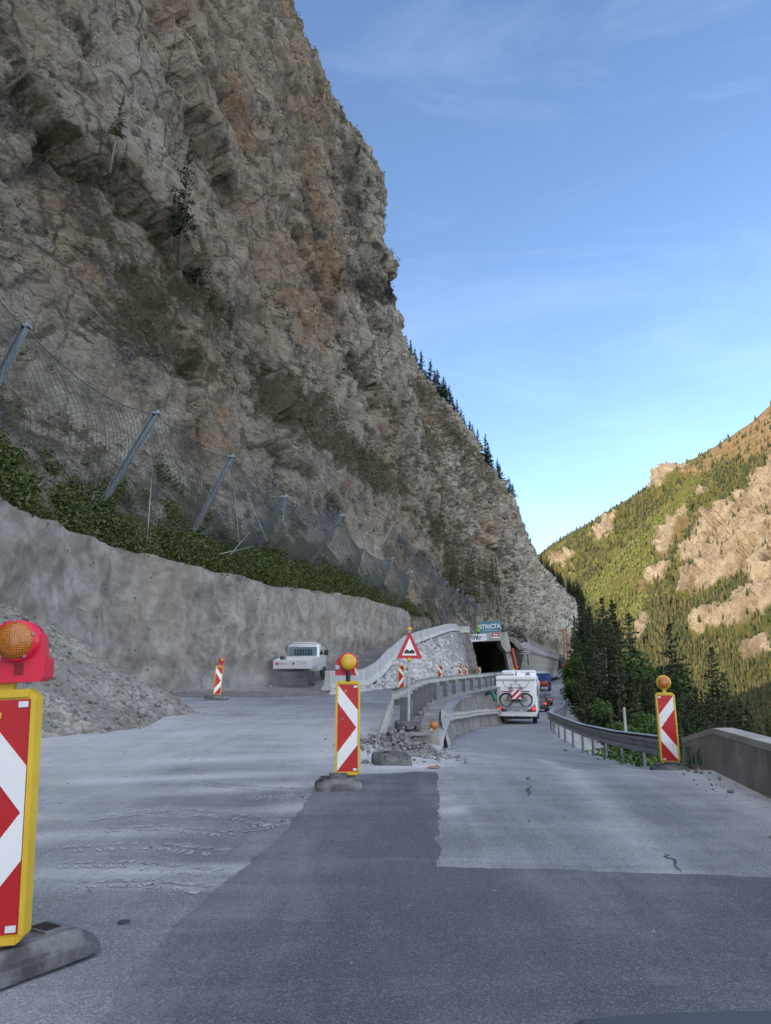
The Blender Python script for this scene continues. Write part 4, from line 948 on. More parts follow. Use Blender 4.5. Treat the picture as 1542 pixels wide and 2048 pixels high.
# ------------------------------------------------------------------ rockfall fence on the bank
PT = [((-40, 540), (-110, 700), 20.0), ((50, 655), (-25, 800), 22.5), ((312, 828), (208, 1000), 29), ((463, 915), (392, 1056), 35), ((570, 995), (513, 1102), 42.5), ((683, 1032), (622, 1124), 50), ((728, 1098), (684, 1174), 56.5), ((785, 1118), (738, 1195), 63), ((822, 1145), (790, 1216), 69)]
PT2 = [((785, 1052), (762, 1092), 74), ((835, 1098), (806, 1140), 78), ((893, 1165), (868, 1197), 84), ((915, 1180), (894, 1212), 88), ((934, 1192), (915, 1222), 92), ((957, 1210), (938, 1242), 97)]
def fence(pts, label, rings_from, sp_near, sp_far, ext=0):
    f = thing('rockfall_fence', label, 'fence', group=None)
    B = [at(*b_, Y) for t_, b_, Y in pts]; T = [at(*t_, Y) for t_, b_, Y in pts]
    for k, (b_, t_) in enumerate(zip(B, T)):
        d = (t_-b_).normalized(); p = MB(); w = .13
        side = d.cross(Vector((0, 0, 1))).normalized(); q = side.cross(d).normalized()
        def ring(c, s_=1): return [tuple(c+side*a*s_+q*e*s_) for a, e in ((-w, -.10), (w, -.10), (w, -.07), (.02, -.07), (.02, .07), (w, .07), (w, .10), (-w, .10), (-w, .07), (-.02, .07), (-.02, -.07), (-w, -.07))]
        p.loft([ring(b_-d*.5), ring(t_)]); p.box(tuple(t_+d*.04), (.34, .26, .10)); p.cyl(tuple(t_+d*.12), .07, .12)
        p.build('post', M['postg'], f)
    cab = MB(); wires = MB(); wires2 = MB()
    for k in range(len(pts)-1):
        L = (T[k+1]-T[k]).length; sg = .10*L
        topc = lambda u: T[k].lerp(T[k+1], u)+Vector((.0, 0, -sg*4*u*(1-u)*(.9 if k % 2 else .6)))
        botc = lambda u: B[k].lerp(B[k+1], u)+Vector((.25, -.2, -.35-.25*math.sin(u*9+k)))
        bel = lambda u, v: topc(u).lerp(botc(u), v)+Vector((.9, -.5, -.1))*math.sin(v*math.pi)*(.35+.65*math.sin(u*math.pi))*.75
        cab.tube([topc(j/8) for j in range(9)], .022, 5); cab.tube([botc(j/8) for j in range(9)], .02, 5)
        sp = sp_near if k < rings_from else sp_far; r_ = .0095 if k < rings_from else .0125
        H = ((T[k]-B[k]).length+(T[k+1]-B[k+1]).length)/2; nu_ = max(4, int(L/sp)); sl = H/L
        for j in range(-int(nu_*sl)-1, nu_+int(nu_*sl)+2):
            for sgn in (1, -1):
                path = []
                for m in range(9):
                    v = m/8; u = j/nu_+sgn*v*sl*.9 if sgn > 0 else j/nu_-v*sl*.9
                    path.append((u, v))
                path = [bel(u, v) for u, v in path if -.001 <= u <= 1.001]
                if len(path) >= 2: wires.tube(path, r_, 3, cap=False)
    cab.build('cable', M['steel_dark'], f); wires.build('netting', M['net'], f)
    return f, T, B
f1, T1, B1 = fence(PT, 'tall rockfall catch fence of steel posts and wire netting above the shotcrete wall', 3, .28, .17)
fence(PT2, 'distant rockfall catch fence with dark netting climbing down towards the tunnel roof', 0, .2, .2)
st = MB()
for k, (dx, dy, dz) in enumerate(((-2.6, 5.5, 1.2), (-3.4, 4.0, 1.5), (2.0, -6.5, -3.0), (1.0, -7.5, -3.1))):
    st.tube([T1[4], T1[4]+Vector((dx, dy, dz))], .014, 4)
    st.tube([T1[3], T1[3]+Vector((dx*1.2, dy*.4, dz*1.6))], .012, 4)
st.tube([at(305, 935, 29.5), at(300, 1000, 28.5), at(294, 1080, 28)], .02, 5)
st.tube([at(440, 1108, 34), at(510, 1092, 38)], .02, 4); st.tube([at(460, 1110, 35), at(520, 1040, 40)], .018, 4)
st.build('guy_rope', M['galv'], f1)
# ------------------------------------------------------------------ tunnel gallery
gal = thing('avalanche_gallery', 'concrete avalanche gallery with a dark tunnel mouth and slanting side struts', 'tunnel', (0, 0, 0))
X_ = lambda px, Y=100: at(px, 1350, Y).x
GP = [(100, 17.6), (112, 20.9), (130, 25.9), (165, 35.6), (200, 45.6), (236, 56)]          # outer face line
def gring(y, sec):
    xo = lerp(GP, y); dx = (lerp(GP, y+1)-lerp(GP, y-1))/2; L = math.hypot(dx, 1); 
    return [(xo+a/L, y-a*dx/L, z) for a, z in sec]
gys = [100.6+3.4*k for k in range(41)]
rise = lambda y: .0065*(y-100)
mk = lambda sec: [gring(y, [(a, z+rise(y)) for a, z in sec]) for y in gys]
b = MB(); b.loft(mk([(-9, 5.75), (-.6, 5.75), (.55, 4.55), (.95, 4.6), (.95, 4.9), (-.2, 6.3), (-9, 6.75)])); b.build('roof', M['conc_dark'], gal)
b = MB(); b.loft(mk([(-9.2, .6), (-6.8, .6), (-7.1, 6.2), (-9.2, 6.2)])); b.build('inner_wall', M['dirt'], gal)
b = MB(); b.loft(mk([(-.25, .2), (.3, .2), (.3, 1.75), (-.25, 1.75)])); b.build('parapet', M['conc_white'], gal)
b = MB(); b.loft(mk([(-.40, 1.5), (-.15, 1.5), (.35, 4.7), (.1, 4.7)])); b.build('opening_shade', M['black'], gal)  # black sheet stands in for the shade in the openings behind the struts
st = MB(); st.add([], [])
stm = MB(); stm.loft([[(-.10+s_*.55, y_+s_*1.6, z_) for y_ in (-.34, .34)]+[(.22+s_*.55, y_+s_*1.6, z_) for y_ in (.34, -.34)] for s_, z_ in ((0, 1.6), (1, 4.75))])
f0 = None
for k in range(64):
    y = 106+1.95*k; o = stm.build('strut', M['conc'], gal) if f0 is None else f0.copy()
    if f0 is None: f0 = o
    else: C.objects.link(o)
    o.location = (lerp(GP, y)+.08, y, rise(y)); o.rotation_euler = (0, 0, -.27)
# portal frame: fascia beam, haunch and splayed column
b = MB(); q = lambda px, py, Y=99.2: (at(px, py, Y).x, at(px, py, Y).z)
b.prism([q(932, 1284), q(1001, 1281), q(1012, 1274), q(1012, 1264), q(933, 1269)], 99.2, 101.2); b.build('fascia', M['conc'], gal)
b = MB(); b.prism([q(1001, 1282), q(1003, 1292), q(1012, 1304), q(1023, 1303), q(1013, 1264), q(1008, 1264), q(1008, 1276)], 99.0, 103); b.build('haunch', M['conc'], gal)
b = MB(); b.prism([q(1021, 1347), q(1032, 1347), q(1021, 1303), q(1012, 1304)], 99.5, 102); b.build('column', M['conc'], gal)
b = MB(); b.prism([q(928, 1284, 101), q(944, 1284, 101), q(951, 1325, 101), q(955, 1358, 101), q(940, 1358, 101)], 101, 128); b.build('side_wall', M['conc_dark'], gal)
b = MB(); p0, p1 = at(938, 1292, 98.9), at(943, 1308, 98.9); b.box(((p0.x+p1.x)/2, 98.9, (p0.z+p1.z)/2), (.45, .12, abs(p0.z-p1.z))); b.build('red_sign', pm('dull_red', (.22, .02, .03), None, 3, .6), gal)
b = MB(); b.loft([gring(y, [(-.05, 6.35+rise(y)), (-.05, 6.42+rise(y)), (.02, 6.42+rise(y)), (.02, 6.35+rise(y))]) for y in gys[2:]]);
b.loft([gring(y, [(-.05, 6.85+rise(y)), (-.05, 6.91+rise(y)), (.02, 6.91+rise(y)), (.02, 6.85+rise(y))]) for y in gys[2:]])
for y in np.arange(108, 234, 3.0):
    x0, y0, z0 = gring(y, [(-.02, 6.3+rise(y))])[0]; b.box((x0, y0, z0+.3), (.08, .08, .7))
b.build('railing', M['galv'], gal)
# dark interior end: the gallery bends, so its own inner wall closes the view
# banners and sign on the portal
def board(px0, py0, px1, py1, px2, py2, px3, py3, Y): return [at(px0, py0, Y), at(px1, py1, Y), at(px2, py2, Y), at(px3, py3, Y)]   # tl, tr, br, bl
def flat_board(name, label, cat, c4, mat, depth=.06):
    t = thing(name, label, cat, tuple(c4[3])); o = c4[3]; b = MB()
    fr = [p-o for p in c4]; b.add([tuple(p) for p in fr]+[tuple(p+Vector((0, depth, 0))) for p in fr], [(3, 2, 1, 0), (4, 5, 6, 7), (0, 1, 5, 4), (1, 2, 6, 5), (2, 3, 7, 6), (3, 0, 4, 7)])
    b.build('sheet', mat, t); return t, fr
c4 = board(959.5, 1244, 1000.5, 1241.5, 1000.5, 1264, 959.5, 1267, 99.4)
t, fr = flat_board('banner', 'blue cloth banner reading STRICTA on top of the tunnel portal', 'banner', c4, M['bannerblue'])
mid = (fr[0]+fr[2])/2; tl = math.atan2((fr[1]-fr[0]).z, (fr[1]-fr[0]).x)
M['letter'] = pm('white_lettering', (.85, .86, .88), None, 5, .6)
text_mesh('lettering', 'STRICTA', .80, M['letter'], t, (mid.x, -.02, mid.z+.06), (R(90), -tl, 0), .008, .012, .92)
b = MB(); b.box((mid.x, -.02, mid.z-.46), (1.9, .02, .035)); b.build('underline', M['letter'], t)
b = MB()
for u in (0, .5, 1): p = fr[0].lerp(fr[1], u); b.cyl((p.x, .12, p.z-.85), .035, 1.9)
b.build('frame', M['galv'], t)
c4 = board(931.5, 1269.5, 973, 1267.5, 973, 1281.5, 930.5, 1285, 99.1)
t, fr = flat_board('banner', 'white company banner with a dark zigzag logo on the left of the portal beam', 'banner', c4, M['bannerwhite'])
mid = (fr[0]+fr[2])/2; tl = math.atan2((fr[1]-fr[0]).z, (fr[1]-fr[0]).x)
M['navy'] = pm('dark_lettering', (.03, .035, .06), None, 5, .6)
text_mesh('lettering', 'VIW', .85, M['navy'], t, (mid.x-.40, -.02, mid.z-.0), (R(90), -tl, 0), .006, .02, .85)
b = MB(); b.tube([(mid.x-1.2, -.02, mid.z+.02), (mid.x-1.1, -.02, mid.z+.10), (mid.x-1.0, -.02, mid.z-.04), (mid.x-.92, -.02, mid.z+.06)], .035, 6)
for k, (w, o_) in enumerate(((.75, .45), (.6, .38), (.5, .33))): b.box((mid.x+o_, -.02, mid.z+.16-.17*k), (w, .02, .075))
b.box((mid.x+1.1, -.02, mid.z+.13), (.3, .02, .05)); b.build('logo', M['navy'], t)
c4 = board(984.5, 1267, 998, 1266, 998, 1272, 984.5, 1273, 99.1)
t, fr = flat_board('sign', 'small red sign with two white dots on the portal beam', 'sign', c4, M['red'])
mid = (fr[0]+fr[2])/2; b = MB()
for s_ in (-.17, .17): b.cyl((mid.x+s_, -.01, mid.z), .11, .03, 'Y', 12)
b.box((mid.x, -.01, mid.z), (.2, .02, .05)); b.build('dots', M['letter'], t)
b = MB(); b.box((mid.x, .02, fr[3].z-.13), (.9, .04, .2)); b.build('strip', M['bannerwhite'], t)
# working platform, poles, orange brace
p = at(1044, 1308, 103); t = thing('work_platform', 'white railed working platform hung beside the tunnel portal', 'platform', tuple(p)); b = MB(); b.box((0, 0, .05), (2.0, 1.6, .12)); b.build('deck', M['conc_white'], t)
b = MB()
for x in (-.95, 0, .95):
    for y in (-.75, .75): b.box((x, y, .75), (.10, .10, 1.35))
for z in (.35, .85, 1.35):
    for y in (-.75, .75): b.box((0, y, z), (2.0, .06, .16))
    for x in (-.95, .95): b.box((x, 0, z), (.06, 1.5, .10))
b.build('railing', M['conc_white'], t)
b = MB(); b.tube([(-.8, 0, 0), (-1.2, .4, -1.6)], .08, 6); b.tube([(.8, 0, 0), (.9, .5, -1.5)], .08, 6); b.build('bracket', M['steel_dark'], t)
for (px, py0, py1, l) in ((1045, 1246, 1292, 'bare grey steel pole left of its pair behind the white platform'), (1057, 1258, 1306, 'bare grey steel pole at the right end of the white platform')):
    p, p2 = at(px, py1, 105), at(px, py0, 105); t = thing('steel_pole', l, 'pole', tuple(p)); b = MB(); b.cyl((0, 0, (p2.z-p.z)/2), .10, p2.z-p.z, n=10, r2=.08); b.build('shaft', M['postg'], t); b = MB(); b.box((0, 0, .03), (.4, .4, .06)); b.build('foot_plate', M['postg'], t)
p, p2 = at(1035, 1346, 98.6), at(1024, 1297, 98.6); t = thing('steel_brace', 'leaning orange steel brace beside the portal column', 'brace', tuple(p)); b = MB(); d = p2-p; b.tube([(0, 0, 0), tuple(d)], .20, 4, sm=False); b.build('beam', M['rustor'], t)
b = MB(); b.box((0, 0, .0), (.7, .5, .2)); b.box((-.1, 0, .8), (.9, .1, .1)); b.build('foot', M['rustor'], t)
p = at(1027, 1349, 97.6); t = thing('site_lamp', 'round yellow site lamp on a dark stand at the foot of the orange brace', 'lamp', tuple(p)); b = MB(); b.lathe([(.0, .28), (.2, .3), (.27, .45), (.24, .62), (.1, .72), (0, .73)], 14); b.build('head', M['hivis_y'], t); b = MB(); b.cyl((0, 0, .14), .16, .34, n=10); b.build('stand', M['redhouse'], t)
# tarpaulin covered boulders and grey mesh beside the banner
p = at(1018, 1266, 104); pts = [(p.x+rs.uniform(-1.2, 2.6), 104+rs.uniform(-.5, 3), p.z+rs.uniform(-1.0, .9)) for _ in range(150)]
o = scatter('boulder_stack', pts, [rs.uniform(.16, .42) for _ in pts], M['portalrock'], None, 2, 31, 8); tag(o, 'stack of dark grey boulders right of the blue banner on the gallery', 'boulders')
# drilling rig / crane, orange
p = at(1133, 1334, 205); t = thing('crane', 'orange lattice crane with a short side arm standing by the far end of the gallery', 'crane', tuple(p)); H_ = at(1133, 1256, 205).z-p.z
b = MB()
for sx in (-.45, .45):
    for sy in (-.45, .45): b.tube([(sx, sy, 0), (sx*.8, sy*.8, H_)], .075, 5)
n_ = 9
for k in range(n_):
    for s_ in (-1, 1): b.tube([(-.45*s_, -.45, H_*k/n_), (.45*s_*.9, -.45, H_*(k+1)/n_)], .04, 4); b.tube([(.45, -.45*s_, H_*k/n_), (.45, .45*s_, H_*(k+1)/n_)], .04, 4)
b.build('mast', M['orange'], t)
b = MB(); b.tube([(0, 0, H_*.88), (-2.6, 0, H_*.95)], .12, 5); b.box((-1.3, 0, H_*.86), (1.2, .3, .2)); b.build('side_arm', M['orange'], t)
b = MB(); b.tube([(0, .2, H_*.95), (2.6, .2, H_*1.2)], .14, 5); b.tube([(0, .2, H_*.95), (-1.6, .2, H_*.93)], .12, 5); b.build('boom', M['steel_dark'], t)
b = MB(); b.box((0, 0, .3), (2.6, 2.6, .6)); b.build('base', M['orange'], t)
p = at(1124, 1338, 212); t = thing('machine', 'dark boxy construction machine at the far end of the gallery', 'machine', tuple(p)); b = MB(); b.box((0, 0, 1.6), (1.6, 2.5, 3.2), bev=.1); b.build('body', M['steel_dark'], t); b = MB(); b.box((.1, 0, 3.6), (1.0, 1.4, 1.0), bev=.1); b.build('cab', M['postg'], t); b = MB(); [b.cyl((s_, 0, .4), .4, .4, 'X', 12) for s_ in (-.6, .6)]; b.build('wheel', M['tyre'], t)
# green hose over the wall
p = at(983, 1392, 39.6); t = thing('hose', 'thick green hose hanging over the curved wall beside the motorhome', 'hose', tuple(p)); b = MB(); b.tube([(-.35, .15, .05), (-.12, .05, .16), (.08, 0, .10), (.16, -.03, -.08), (.17, -.03, -.26)], .10, 10); b.build('tube', pm('green_hose', (.01, .20, .16), (.01, .15, .12), 6, .5), t)
# ------------------------------------------------------------------ delineator beacons
CH = [(0, 0), (1, .30), (1, .69), (0, 1), (0, .79), (.93, .5), (0, .21)]
M['sticker'] = pm('sticker', (.75, .75, .76), (.6, .62, .66), 60, .5)
def beacon(name, label, loc, rz, flip=False, lamp=None, base=True, tilt=(0, 0), base_rz=0.0, base_off=(0, 0), grp=None, detail=True, base_dim=(.80, .42)):
    t = thing('traffic_beacon', label, 'traffic beacon', loc, rz, grp, tilt)
    z0, w, h, d = .13, .285, 1.05, .075
    f = MB(); k = .035; x, zz = w/2, z0+h
    out = [(-x, z0+k), (-x+k, z0), (x-k, z0), (x, z0+k), (x, zz-k), (x-k, zz), (-x+k, zz), (-x, zz-k)]
    f.prism(out, -d/2, d/2)
    fr = .018
    for a in ((0, z0+.02, w-.07, .03), (0, zz-.02, w-.07, .03)): f.box((a[0], -d/2-.006, a[1]), (a[2], .014, a[3]))
    for s_ in (-1, 1): f.box((s_*(x-.012), -d/2-.006, z0+h/2), (.022, .014, h-.08))
    f.build('frame', M['yellow'], t)
    pw, ph, pz = .232, .962, zz-.045
    s = MB(); s.box((0, -d/2-.003, pz-ph/2), (pw, .006, ph)); sh = s.build('red_sheet', M['red'], t)
    c = MB(); sg = -1 if flip else 1
    # the chevron is a concave outline: two bands
    P2 = lambda a: (sg*(a[0]-.5)*pw, pz-a[1]*ph)
    for pol in ([(0, .005), (.995, .30), (.995, .5), (.93, .5), (0, .21)], [(.93, .5), (.995, .5), (.995, .70), (0, .995), (0, .79)]):
        pts = [P2(a) for a in pol]; c.prism(pts if sg < 0 else pts[::-1], -d/2-.010, -d/2-.005)
    c.build('white_chevron', M['white'], sh)
    if detail:
        for zc in (pz-.022, pz-ph+.022): st = MB(); st.box((sg*.088, -d/2-.011, zc), (.042, .005, .026)); st.build('sticker', M['sticker'], sh)
        sc = MB(); r2 = random.Random(len(label)*7+ord(label[0]))
        for _ in range(5): sc.box((r2.uniform(-.1, .1), -d/2-.0115, pz-r2.uniform(.05, .9)), (.006+.012*r2.random(), .002, .006+.02*r2.random()))
        sc.build('scuffs', M['yellow'], sh)
        c2 = MB(); c2.cyl((0, -d/2-.002, zz-.022), .007, .012, 'Y', 10); c2.build('screw', M['steel_dark'], t)
    if base:
        L, D = base_dim; b = MB(); T = Matrix.Translation((base_off[0], base_off[1], 0)) @ Matrix.Rotation(base_rz, 4, 'Z')
        prof = [(-D/2, 0), (-D/2, .05), (-D/2+.06, .115), (D/2-.06, .115), (D/2, .05), (D/2, 0)]
        b.loft([[(xx, y_*sc_, z_*(1 if i in (1, 2) else .55)) for y_, z_ in prof] for i, (xx, sc_) in enumerate(((-L/2, .9), (-L/2+.09, 1), (L/2-.09, 1), (L/2, .9)))], 0, T)
        for s_ in (-1, 1):
            b.box((s_*L*.31, 0, .119), (.10, D*.42, .012), 0, 0, T); b.box((s_*L*.31, 0, .1265), (.07, D*.34, .004), 1, 0, T)
        b.box((0, -D/2+.02, .045), (L*.42, .03, .05), 0, 0, T)
        b.box((0, 0, .13), (.20, .12, .06), 0, 0, T)
        b.build('base', [M['rubber'], M['black']], t)
    if lamp:
        kind = lamp; zc = zz+.22; 
        hm = M['redhouse'] if kind in ('red', 'redyellow') else M['hivis_y']
        l = MB()
        if kind == 'red':
            l.prism([(-.105, zz+.03), (.09, zz+.03), (.11, zz+.05), (.11, zz+.135), (-.105, zz+.135)], -.06, .07)
            zc = zz+.215; l.lathe([(.082, -.075), (.094, -.075), (.097, .0), (.094, .06), (.06, .075), (0, .08)], 30, 0, Matrix.Translation((-.015, -.02, zc)) @ Matrix.Rotation(R(-90), 4, 'X'))
            l.prism([(-.02, zz+.135), (.10, zz+.135), (.085, zc+.03), (.03, zc-.02)], -.05, .04)
        elif kind == 'redyellow':
            zc = zz+.215; l.prism([(-.155, zz+.06), (.11, zz+.06), (.11, zz+.20), (.06, zz+.30), (-.09, zz+.30), (-.15, zz+.20)], .05, .14)
            l.lathe([(.085, -.05), (.105, -.05), (.108, .02), (.08, .06), (0, .07)], 30, 0, Matrix.Translation((0, -.02, zc)) @ Matrix.Rotation(R(-90), 4, 'X'))
        else:
            zc = zz+.155; l.lathe([(.085, -.045), (.105, -.045), (.108, .0), (.105, .045), (.085, .045)], 28, 0, Matrix.Translation((.0, -.0, zc)) @ Matrix.Rotation(R(-90), 4, 'X'))
        ho = l.build('lamp_housing', hm, t)
        if kind == 'red': ho.location = (.062, 0, 0)
        le = MB(); c = (-.015 if kind == 'red' else 0, -.098 if kind == 'red' else -.075, zc)
        if kind == 'amber': c = (0, -.05, zc)
        T = Matrix.Translation(c) @ Matrix.Rotation(R(90), 4, 'X')
        kq = .9 if kind == 'red' else 1.0; le.lathe([(.092*kq, -.012), (.092*kq, .0), (.070*kq, .012), (.035, .020), (.0, .023)], 30, 0, T)
        le.build('lens', M['yelens'] if kind == 'redyellow' else M['amber'], ho)
        if kind == 'amber':
            le = MB(); le.lathe([(.092, -.012), (.092, 0), (.05, .018), (0, .023)], 28, 0, Matrix.Translation((0, .05, zc)) @ Matrix.Rotation(R(-90), 4, 'X')); le.build('lens', M['amber'], ho)
        sk = MB(); 
        if kind == 'redyellow': sk.cyl((0, -.03, zz+.06), .028, .14, n=12)
        else: sk.box((0, 0, zz+.03), (.055, .05, .075))
        sk.build('stem', M['black'] if kind == 'redyellow' else M['yellow'], t)
        if kind == 'redyellow':
            q_ = MB(); q_.box((-.125, .045, zz+.155), (.05, .012, .045)); q_.build('white_label', M['sticker'], ho)
            q_ = MB(); q_.prism([(.045, zz+.19), (.075, zz+.19), (.112, zz+.09), (.112, zz+.06), (.10, zz+.06)], .035, .048); q_.build('stripe', M['white'], ho)
        if kind == 'red':
            q_ = MB(); q_.box((.0, -.0615, zz+.088), (.04, .004, .05)); q_.build('label_plate', pm('dark_red', (.25, .005, .015), None, 9, .5), ho)
            q_ = MB(); 
            for a in range(5): an = a*1.256+.3; q_.cyl((-.015+.088*math.cos(an), -.098, zc+.088*math.sin(an)), .006, .012, 'Y', 8)
            q_.build('screw', M['galv'], ho)
    return t
BG = 'red and white beacons along the works'
p = at(-18, 1935, 3.4); beacon('traffic_beacon', 'large red and white beacon cut by the left picture edge, red lamp housing on top', (p.x, 3.4, 0.005), R(6), False, 'red', True, (R(-1), R(-3.0)), R(50), (-.03, .0), BG, True, (.90, .36))
p = at(694, 1565, 8.75); b2 = beacon('traffic_beacon', 'red and white beacon with a round yellow lamp in the middle of the junction', (p.x, 8.75, .005), R(3), False, 'redyellow', True, (0, 0), R(6), (-.10, -.10), BG, True, (.50, .44))
p = at(1342, 1545, 11.65); beacon('traffic_beacon', 'left pointing beacon with an orange lamp standing in front of the concrete parapet', (p.x+.0, 11.65, zmain(p.x, 11.65)+.004), R(-8), True, 'amber', True, (R(1), R(-.4)), R(0), (0, 0), BG, True, (.55, .40))
p = at(432, 1402, 27.2); zb_ = zmain(p.x, 27.2); beacon('traffic_beacon', 'small leaning beacon with a red lamp at the foot of the gravel heap', (p.x, 27.2, zb_+.03), R(30), False, 'red', True, (0, R(3)), 0, (0, 0), BG, False)
for (px, py, Y, l, fl) in ((803, 1384, 35.5, 'beacon in front of the rock embankment just left of the warning sign post', False), (881, 1372, 45, 'beacon standing alone at the foot of the rock embankment right of the warning sign', False), (921, 1361, 60, 'left one of two close beacons before the tunnel mouth', False), (932.5, 1360, 66, 'right one of two close beacons before the tunnel mouth', False), (960, 1360, 92, 'tiny beacon standing at the left side of the tunnel mouth', False)):
    p = at(px, py, Y); beacon('traffic_beacon', l, (p.x, Y, zmain(-2, Y)+.02), R(-14 if Y < 50 else -20), fl, None, True, (0, 0), 0, (0, 0), BG, False)
p = at(991, 1440, 42.3); beacon('traffic_beacon', 'beacon half hidden between the curved wall and the motorhome', (p.x-.02, 42.3, zmain(p.x, 42.3)+.02), 0, False, None, True, (0, 0), 0, (0, 0), BG, False)
# lamp on the wall end, loose rubber foot, orange mark
x, z = lerp(CW, 16.1); t = thing('warning_lamp', 'small orange warning lamp lying on the near end of the curved wall', 'warning lamp', (x+.03, 15.9, z+.0)); b = MB(); b.lathe([(0, -.03), (.075, -.03), (.09, 0), (.075, .03), (.03, .045), (0, .048)], 20, 0, Matrix.Translation((0, 0, .09)) @ Matrix.Rotation(R(80), 4, 'X')); b.build('lens', M['amber'], t); b = MB(); b.box((-.03, .03, .03), (.10, .05, .10)); b.build('housing', M['hivis_y'], t); b = MB(); b.tube([(-.03, -.02, .02), (-.13, -.04, -.06)], .018, 6); b.build('handle', M['conc_white'], t)
p = at(783, 1537, 10.9); t = thing('rubber_foot', 'loose dusty rubber beacon foot lying in front of the rubble', 'rubber foot', (p.x, 10.9, .0), R(8)); b = MB(); b.loft([[(xx, y_*s_, z_*k_) for y_, z_ in [(-.2, 0), (-.2, .07), (-.13, .16), (.13, .17), (.2, .08), (.2, 0)]] for xx, s_, k_ in ((-.27, .8, .9), (-.2, 1, 1), (.2, 1, 1), (.27, .8, .7))]); b.box((-.09, -.16, .1), (.05, .08, .09)); b.box((.11, -.16, .1), (.05, .08, .09)); b.build('body', M['rubber'], t); b = MB(); b.box((0, 0, .165), (.2, .1, .05)); b.build('socket', M['rubber'], t)
b = MB(); p = [gnd(*q) for q in ((860, 1531), (883, 1532), (876, 1538), (853, 1537))]; b.add([(a.x, a.y, zmain(a.x, a.y)+.012) for a in p], [(0, 1, 2, 3)]); b.build('orange_mark', pm('faded_orange_paint', (.45, .24, .17), (.36, .25, .21), 8, .8))['kind'] = 'structure'
p = gnd(248, 1846); b = MB(); b.cyl((p.x, p.y, .006), .03, .006, n=18); b.build('marker_stud', M['steel_dark']); tag(bpy.data.objects['marker_stud'], 'small dark steel cap set flush in the dusty asphalt on the left', 'cap')
# warning sign
p = at(818, 1465, 15.9); sy = 15.9; zs = zmain(-.6, 15.9)+.06
t = thing('warning_sign', 'triangular red bordered bumps warning sign on a steel post', 'road sign', (p.x, sy, zs), R(4), None, (0, R(.8)))
top_z = at(822, 1262, sy).z-zs; bot_z = at(822, 1317, sy).z-zs; hw = (at(845, 1317, sy).x-at(792.5, 1317, sy).x)/2
def rtri(hw, zb, zt, r):
    P0 = [(-hw, zb), (hw, zb), (0, zt)]; out = []
    for k in range(3):
        a, b_, c_ = Vector(P0[k-1]), Vector(P0[k]), Vector(P0[(k+1) % 3]); u = (a-b_).normalized(); w = (c_-b_).normalized()
        for f in np.linspace(0, 1, 5): q1 = b_+u*r*2*(1-f)**1.5+w*r*2*f**1.5; out.append((q1.x, q1.y))
    return out
b = MB(); b.prism(rtri(hw, bot_z, top_z, .018), 0, .02); pl = b.build('plate', M['red'], t)
m_ = .075; b = MB(); b.prism(rtri(hw-m_*1.62, bot_z+m_*.85, top_z-m_*2.0, .006), -.004, .002); b.build('white_field', M['white'], pl)
b = MB(); zb2 = bot_z+.105; w2 = .115
poly = [(-w2, zb2), (w2, zb2), (w2, zb2+.03)]+[(.055+.05*math.cos(a), zb2+.03+.055*math.sin(a)) for a in np.linspace(.4, 2.7, 7)]+[(-.055+.05*math.cos(a), zb2+.03+.055*math.sin(a)) for a in np.linspace(.4, 2.7, 7)]+[(-w2, zb2+.03)]
b.prism(poly, -.008, -.003); b.build('bumps_symbol', M['black'], pl)
b = MB(); b.box((0, .045, (top_z+.03)/2), (.055, .05, top_z+.03)); b.build('post', M['galv'], t)
b = MB()
for zc in (top_z+.045, bot_z-.02): b.box((0, .02, zc), (.10, .09, .045), bev=.01); b.box((0, -.02, zc), (.03, .02, .06)); b.box((0, .02, zc+.02), (.04, .04, .05))
b.build('clamp', M['yellow'], t)
b = MB(); b.box((-.02, .05, .10), (.52, .40, .10), bev=.015)
for xx in (-.22, .0, .2): b.box((xx, .05, .025), (.12, .40, .06))
b.build('base', M['rubber'], t)
# ------------------------------------------------------------------ vehicles (rear towards -y)
def rrect(w, z0, z1, y, r=.12, n=4):
    out = []
    for cx, cz, a0 in ((w/2-r, z0+r, -90), (w/2-r, z1-r, 0), (-w/2+r, z1-r, 90), (-w/2+r, z0+r, 180)):
        for k in range(n): a = R(a0+90*k/(n-1)); out.append((cx+r*math.cos(a), y, cz+r*math.sin(a)))
    return out
def wheel(par, x, y, r, w=.22):
    b = MB(); b.lathe([(r*.62, -w/2), (r*.93, -w/2), (r, -w/2+.04), (r, w/2-.04), (r*.93, w/2), (r*.62, w/2)], 24, 0, Matrix.Rotation(R(90), 4, 'Y'))
    t = b.build('wheel', M['tyre'], par, (x, y, r)); b = MB(); b.lathe([(.02, -w*.48), (r*.3, -w*.44), (r*.62, -w*.4), (r*.64, w*.4), (r*.3, w*.44), (.02, w*.48)], 18, 0, Matrix.Rotation(R(90), 4, 'Y')); b.build('rim', M['galv'], t); return t
def plate(par, x, y, z, w=.52, h=.11, eu=True):
    b = MB(); b.box((0, 0, 0), (w, .02, h)); p = b.build('number_plate', M['white'], par, (x, y, z)); b = MB(); xx = -w*.38
    for wd in (.05, .05, .07, .05, .05, .05, .06): b.box((xx, -.012, 0), (wd*.7, .006, h*.55)); xx += wd+.005
    b.build('characters', M['navy'], p); return p
cp = {}
def carpaint(n, c): 
    if n not in cp: cp[n] = pm('paint_'+n, c, tuple(x*.9 for x in c), 1, .22, .2, dust=(.4, .4, .39), da=(.62, .95))
    return cp[n]
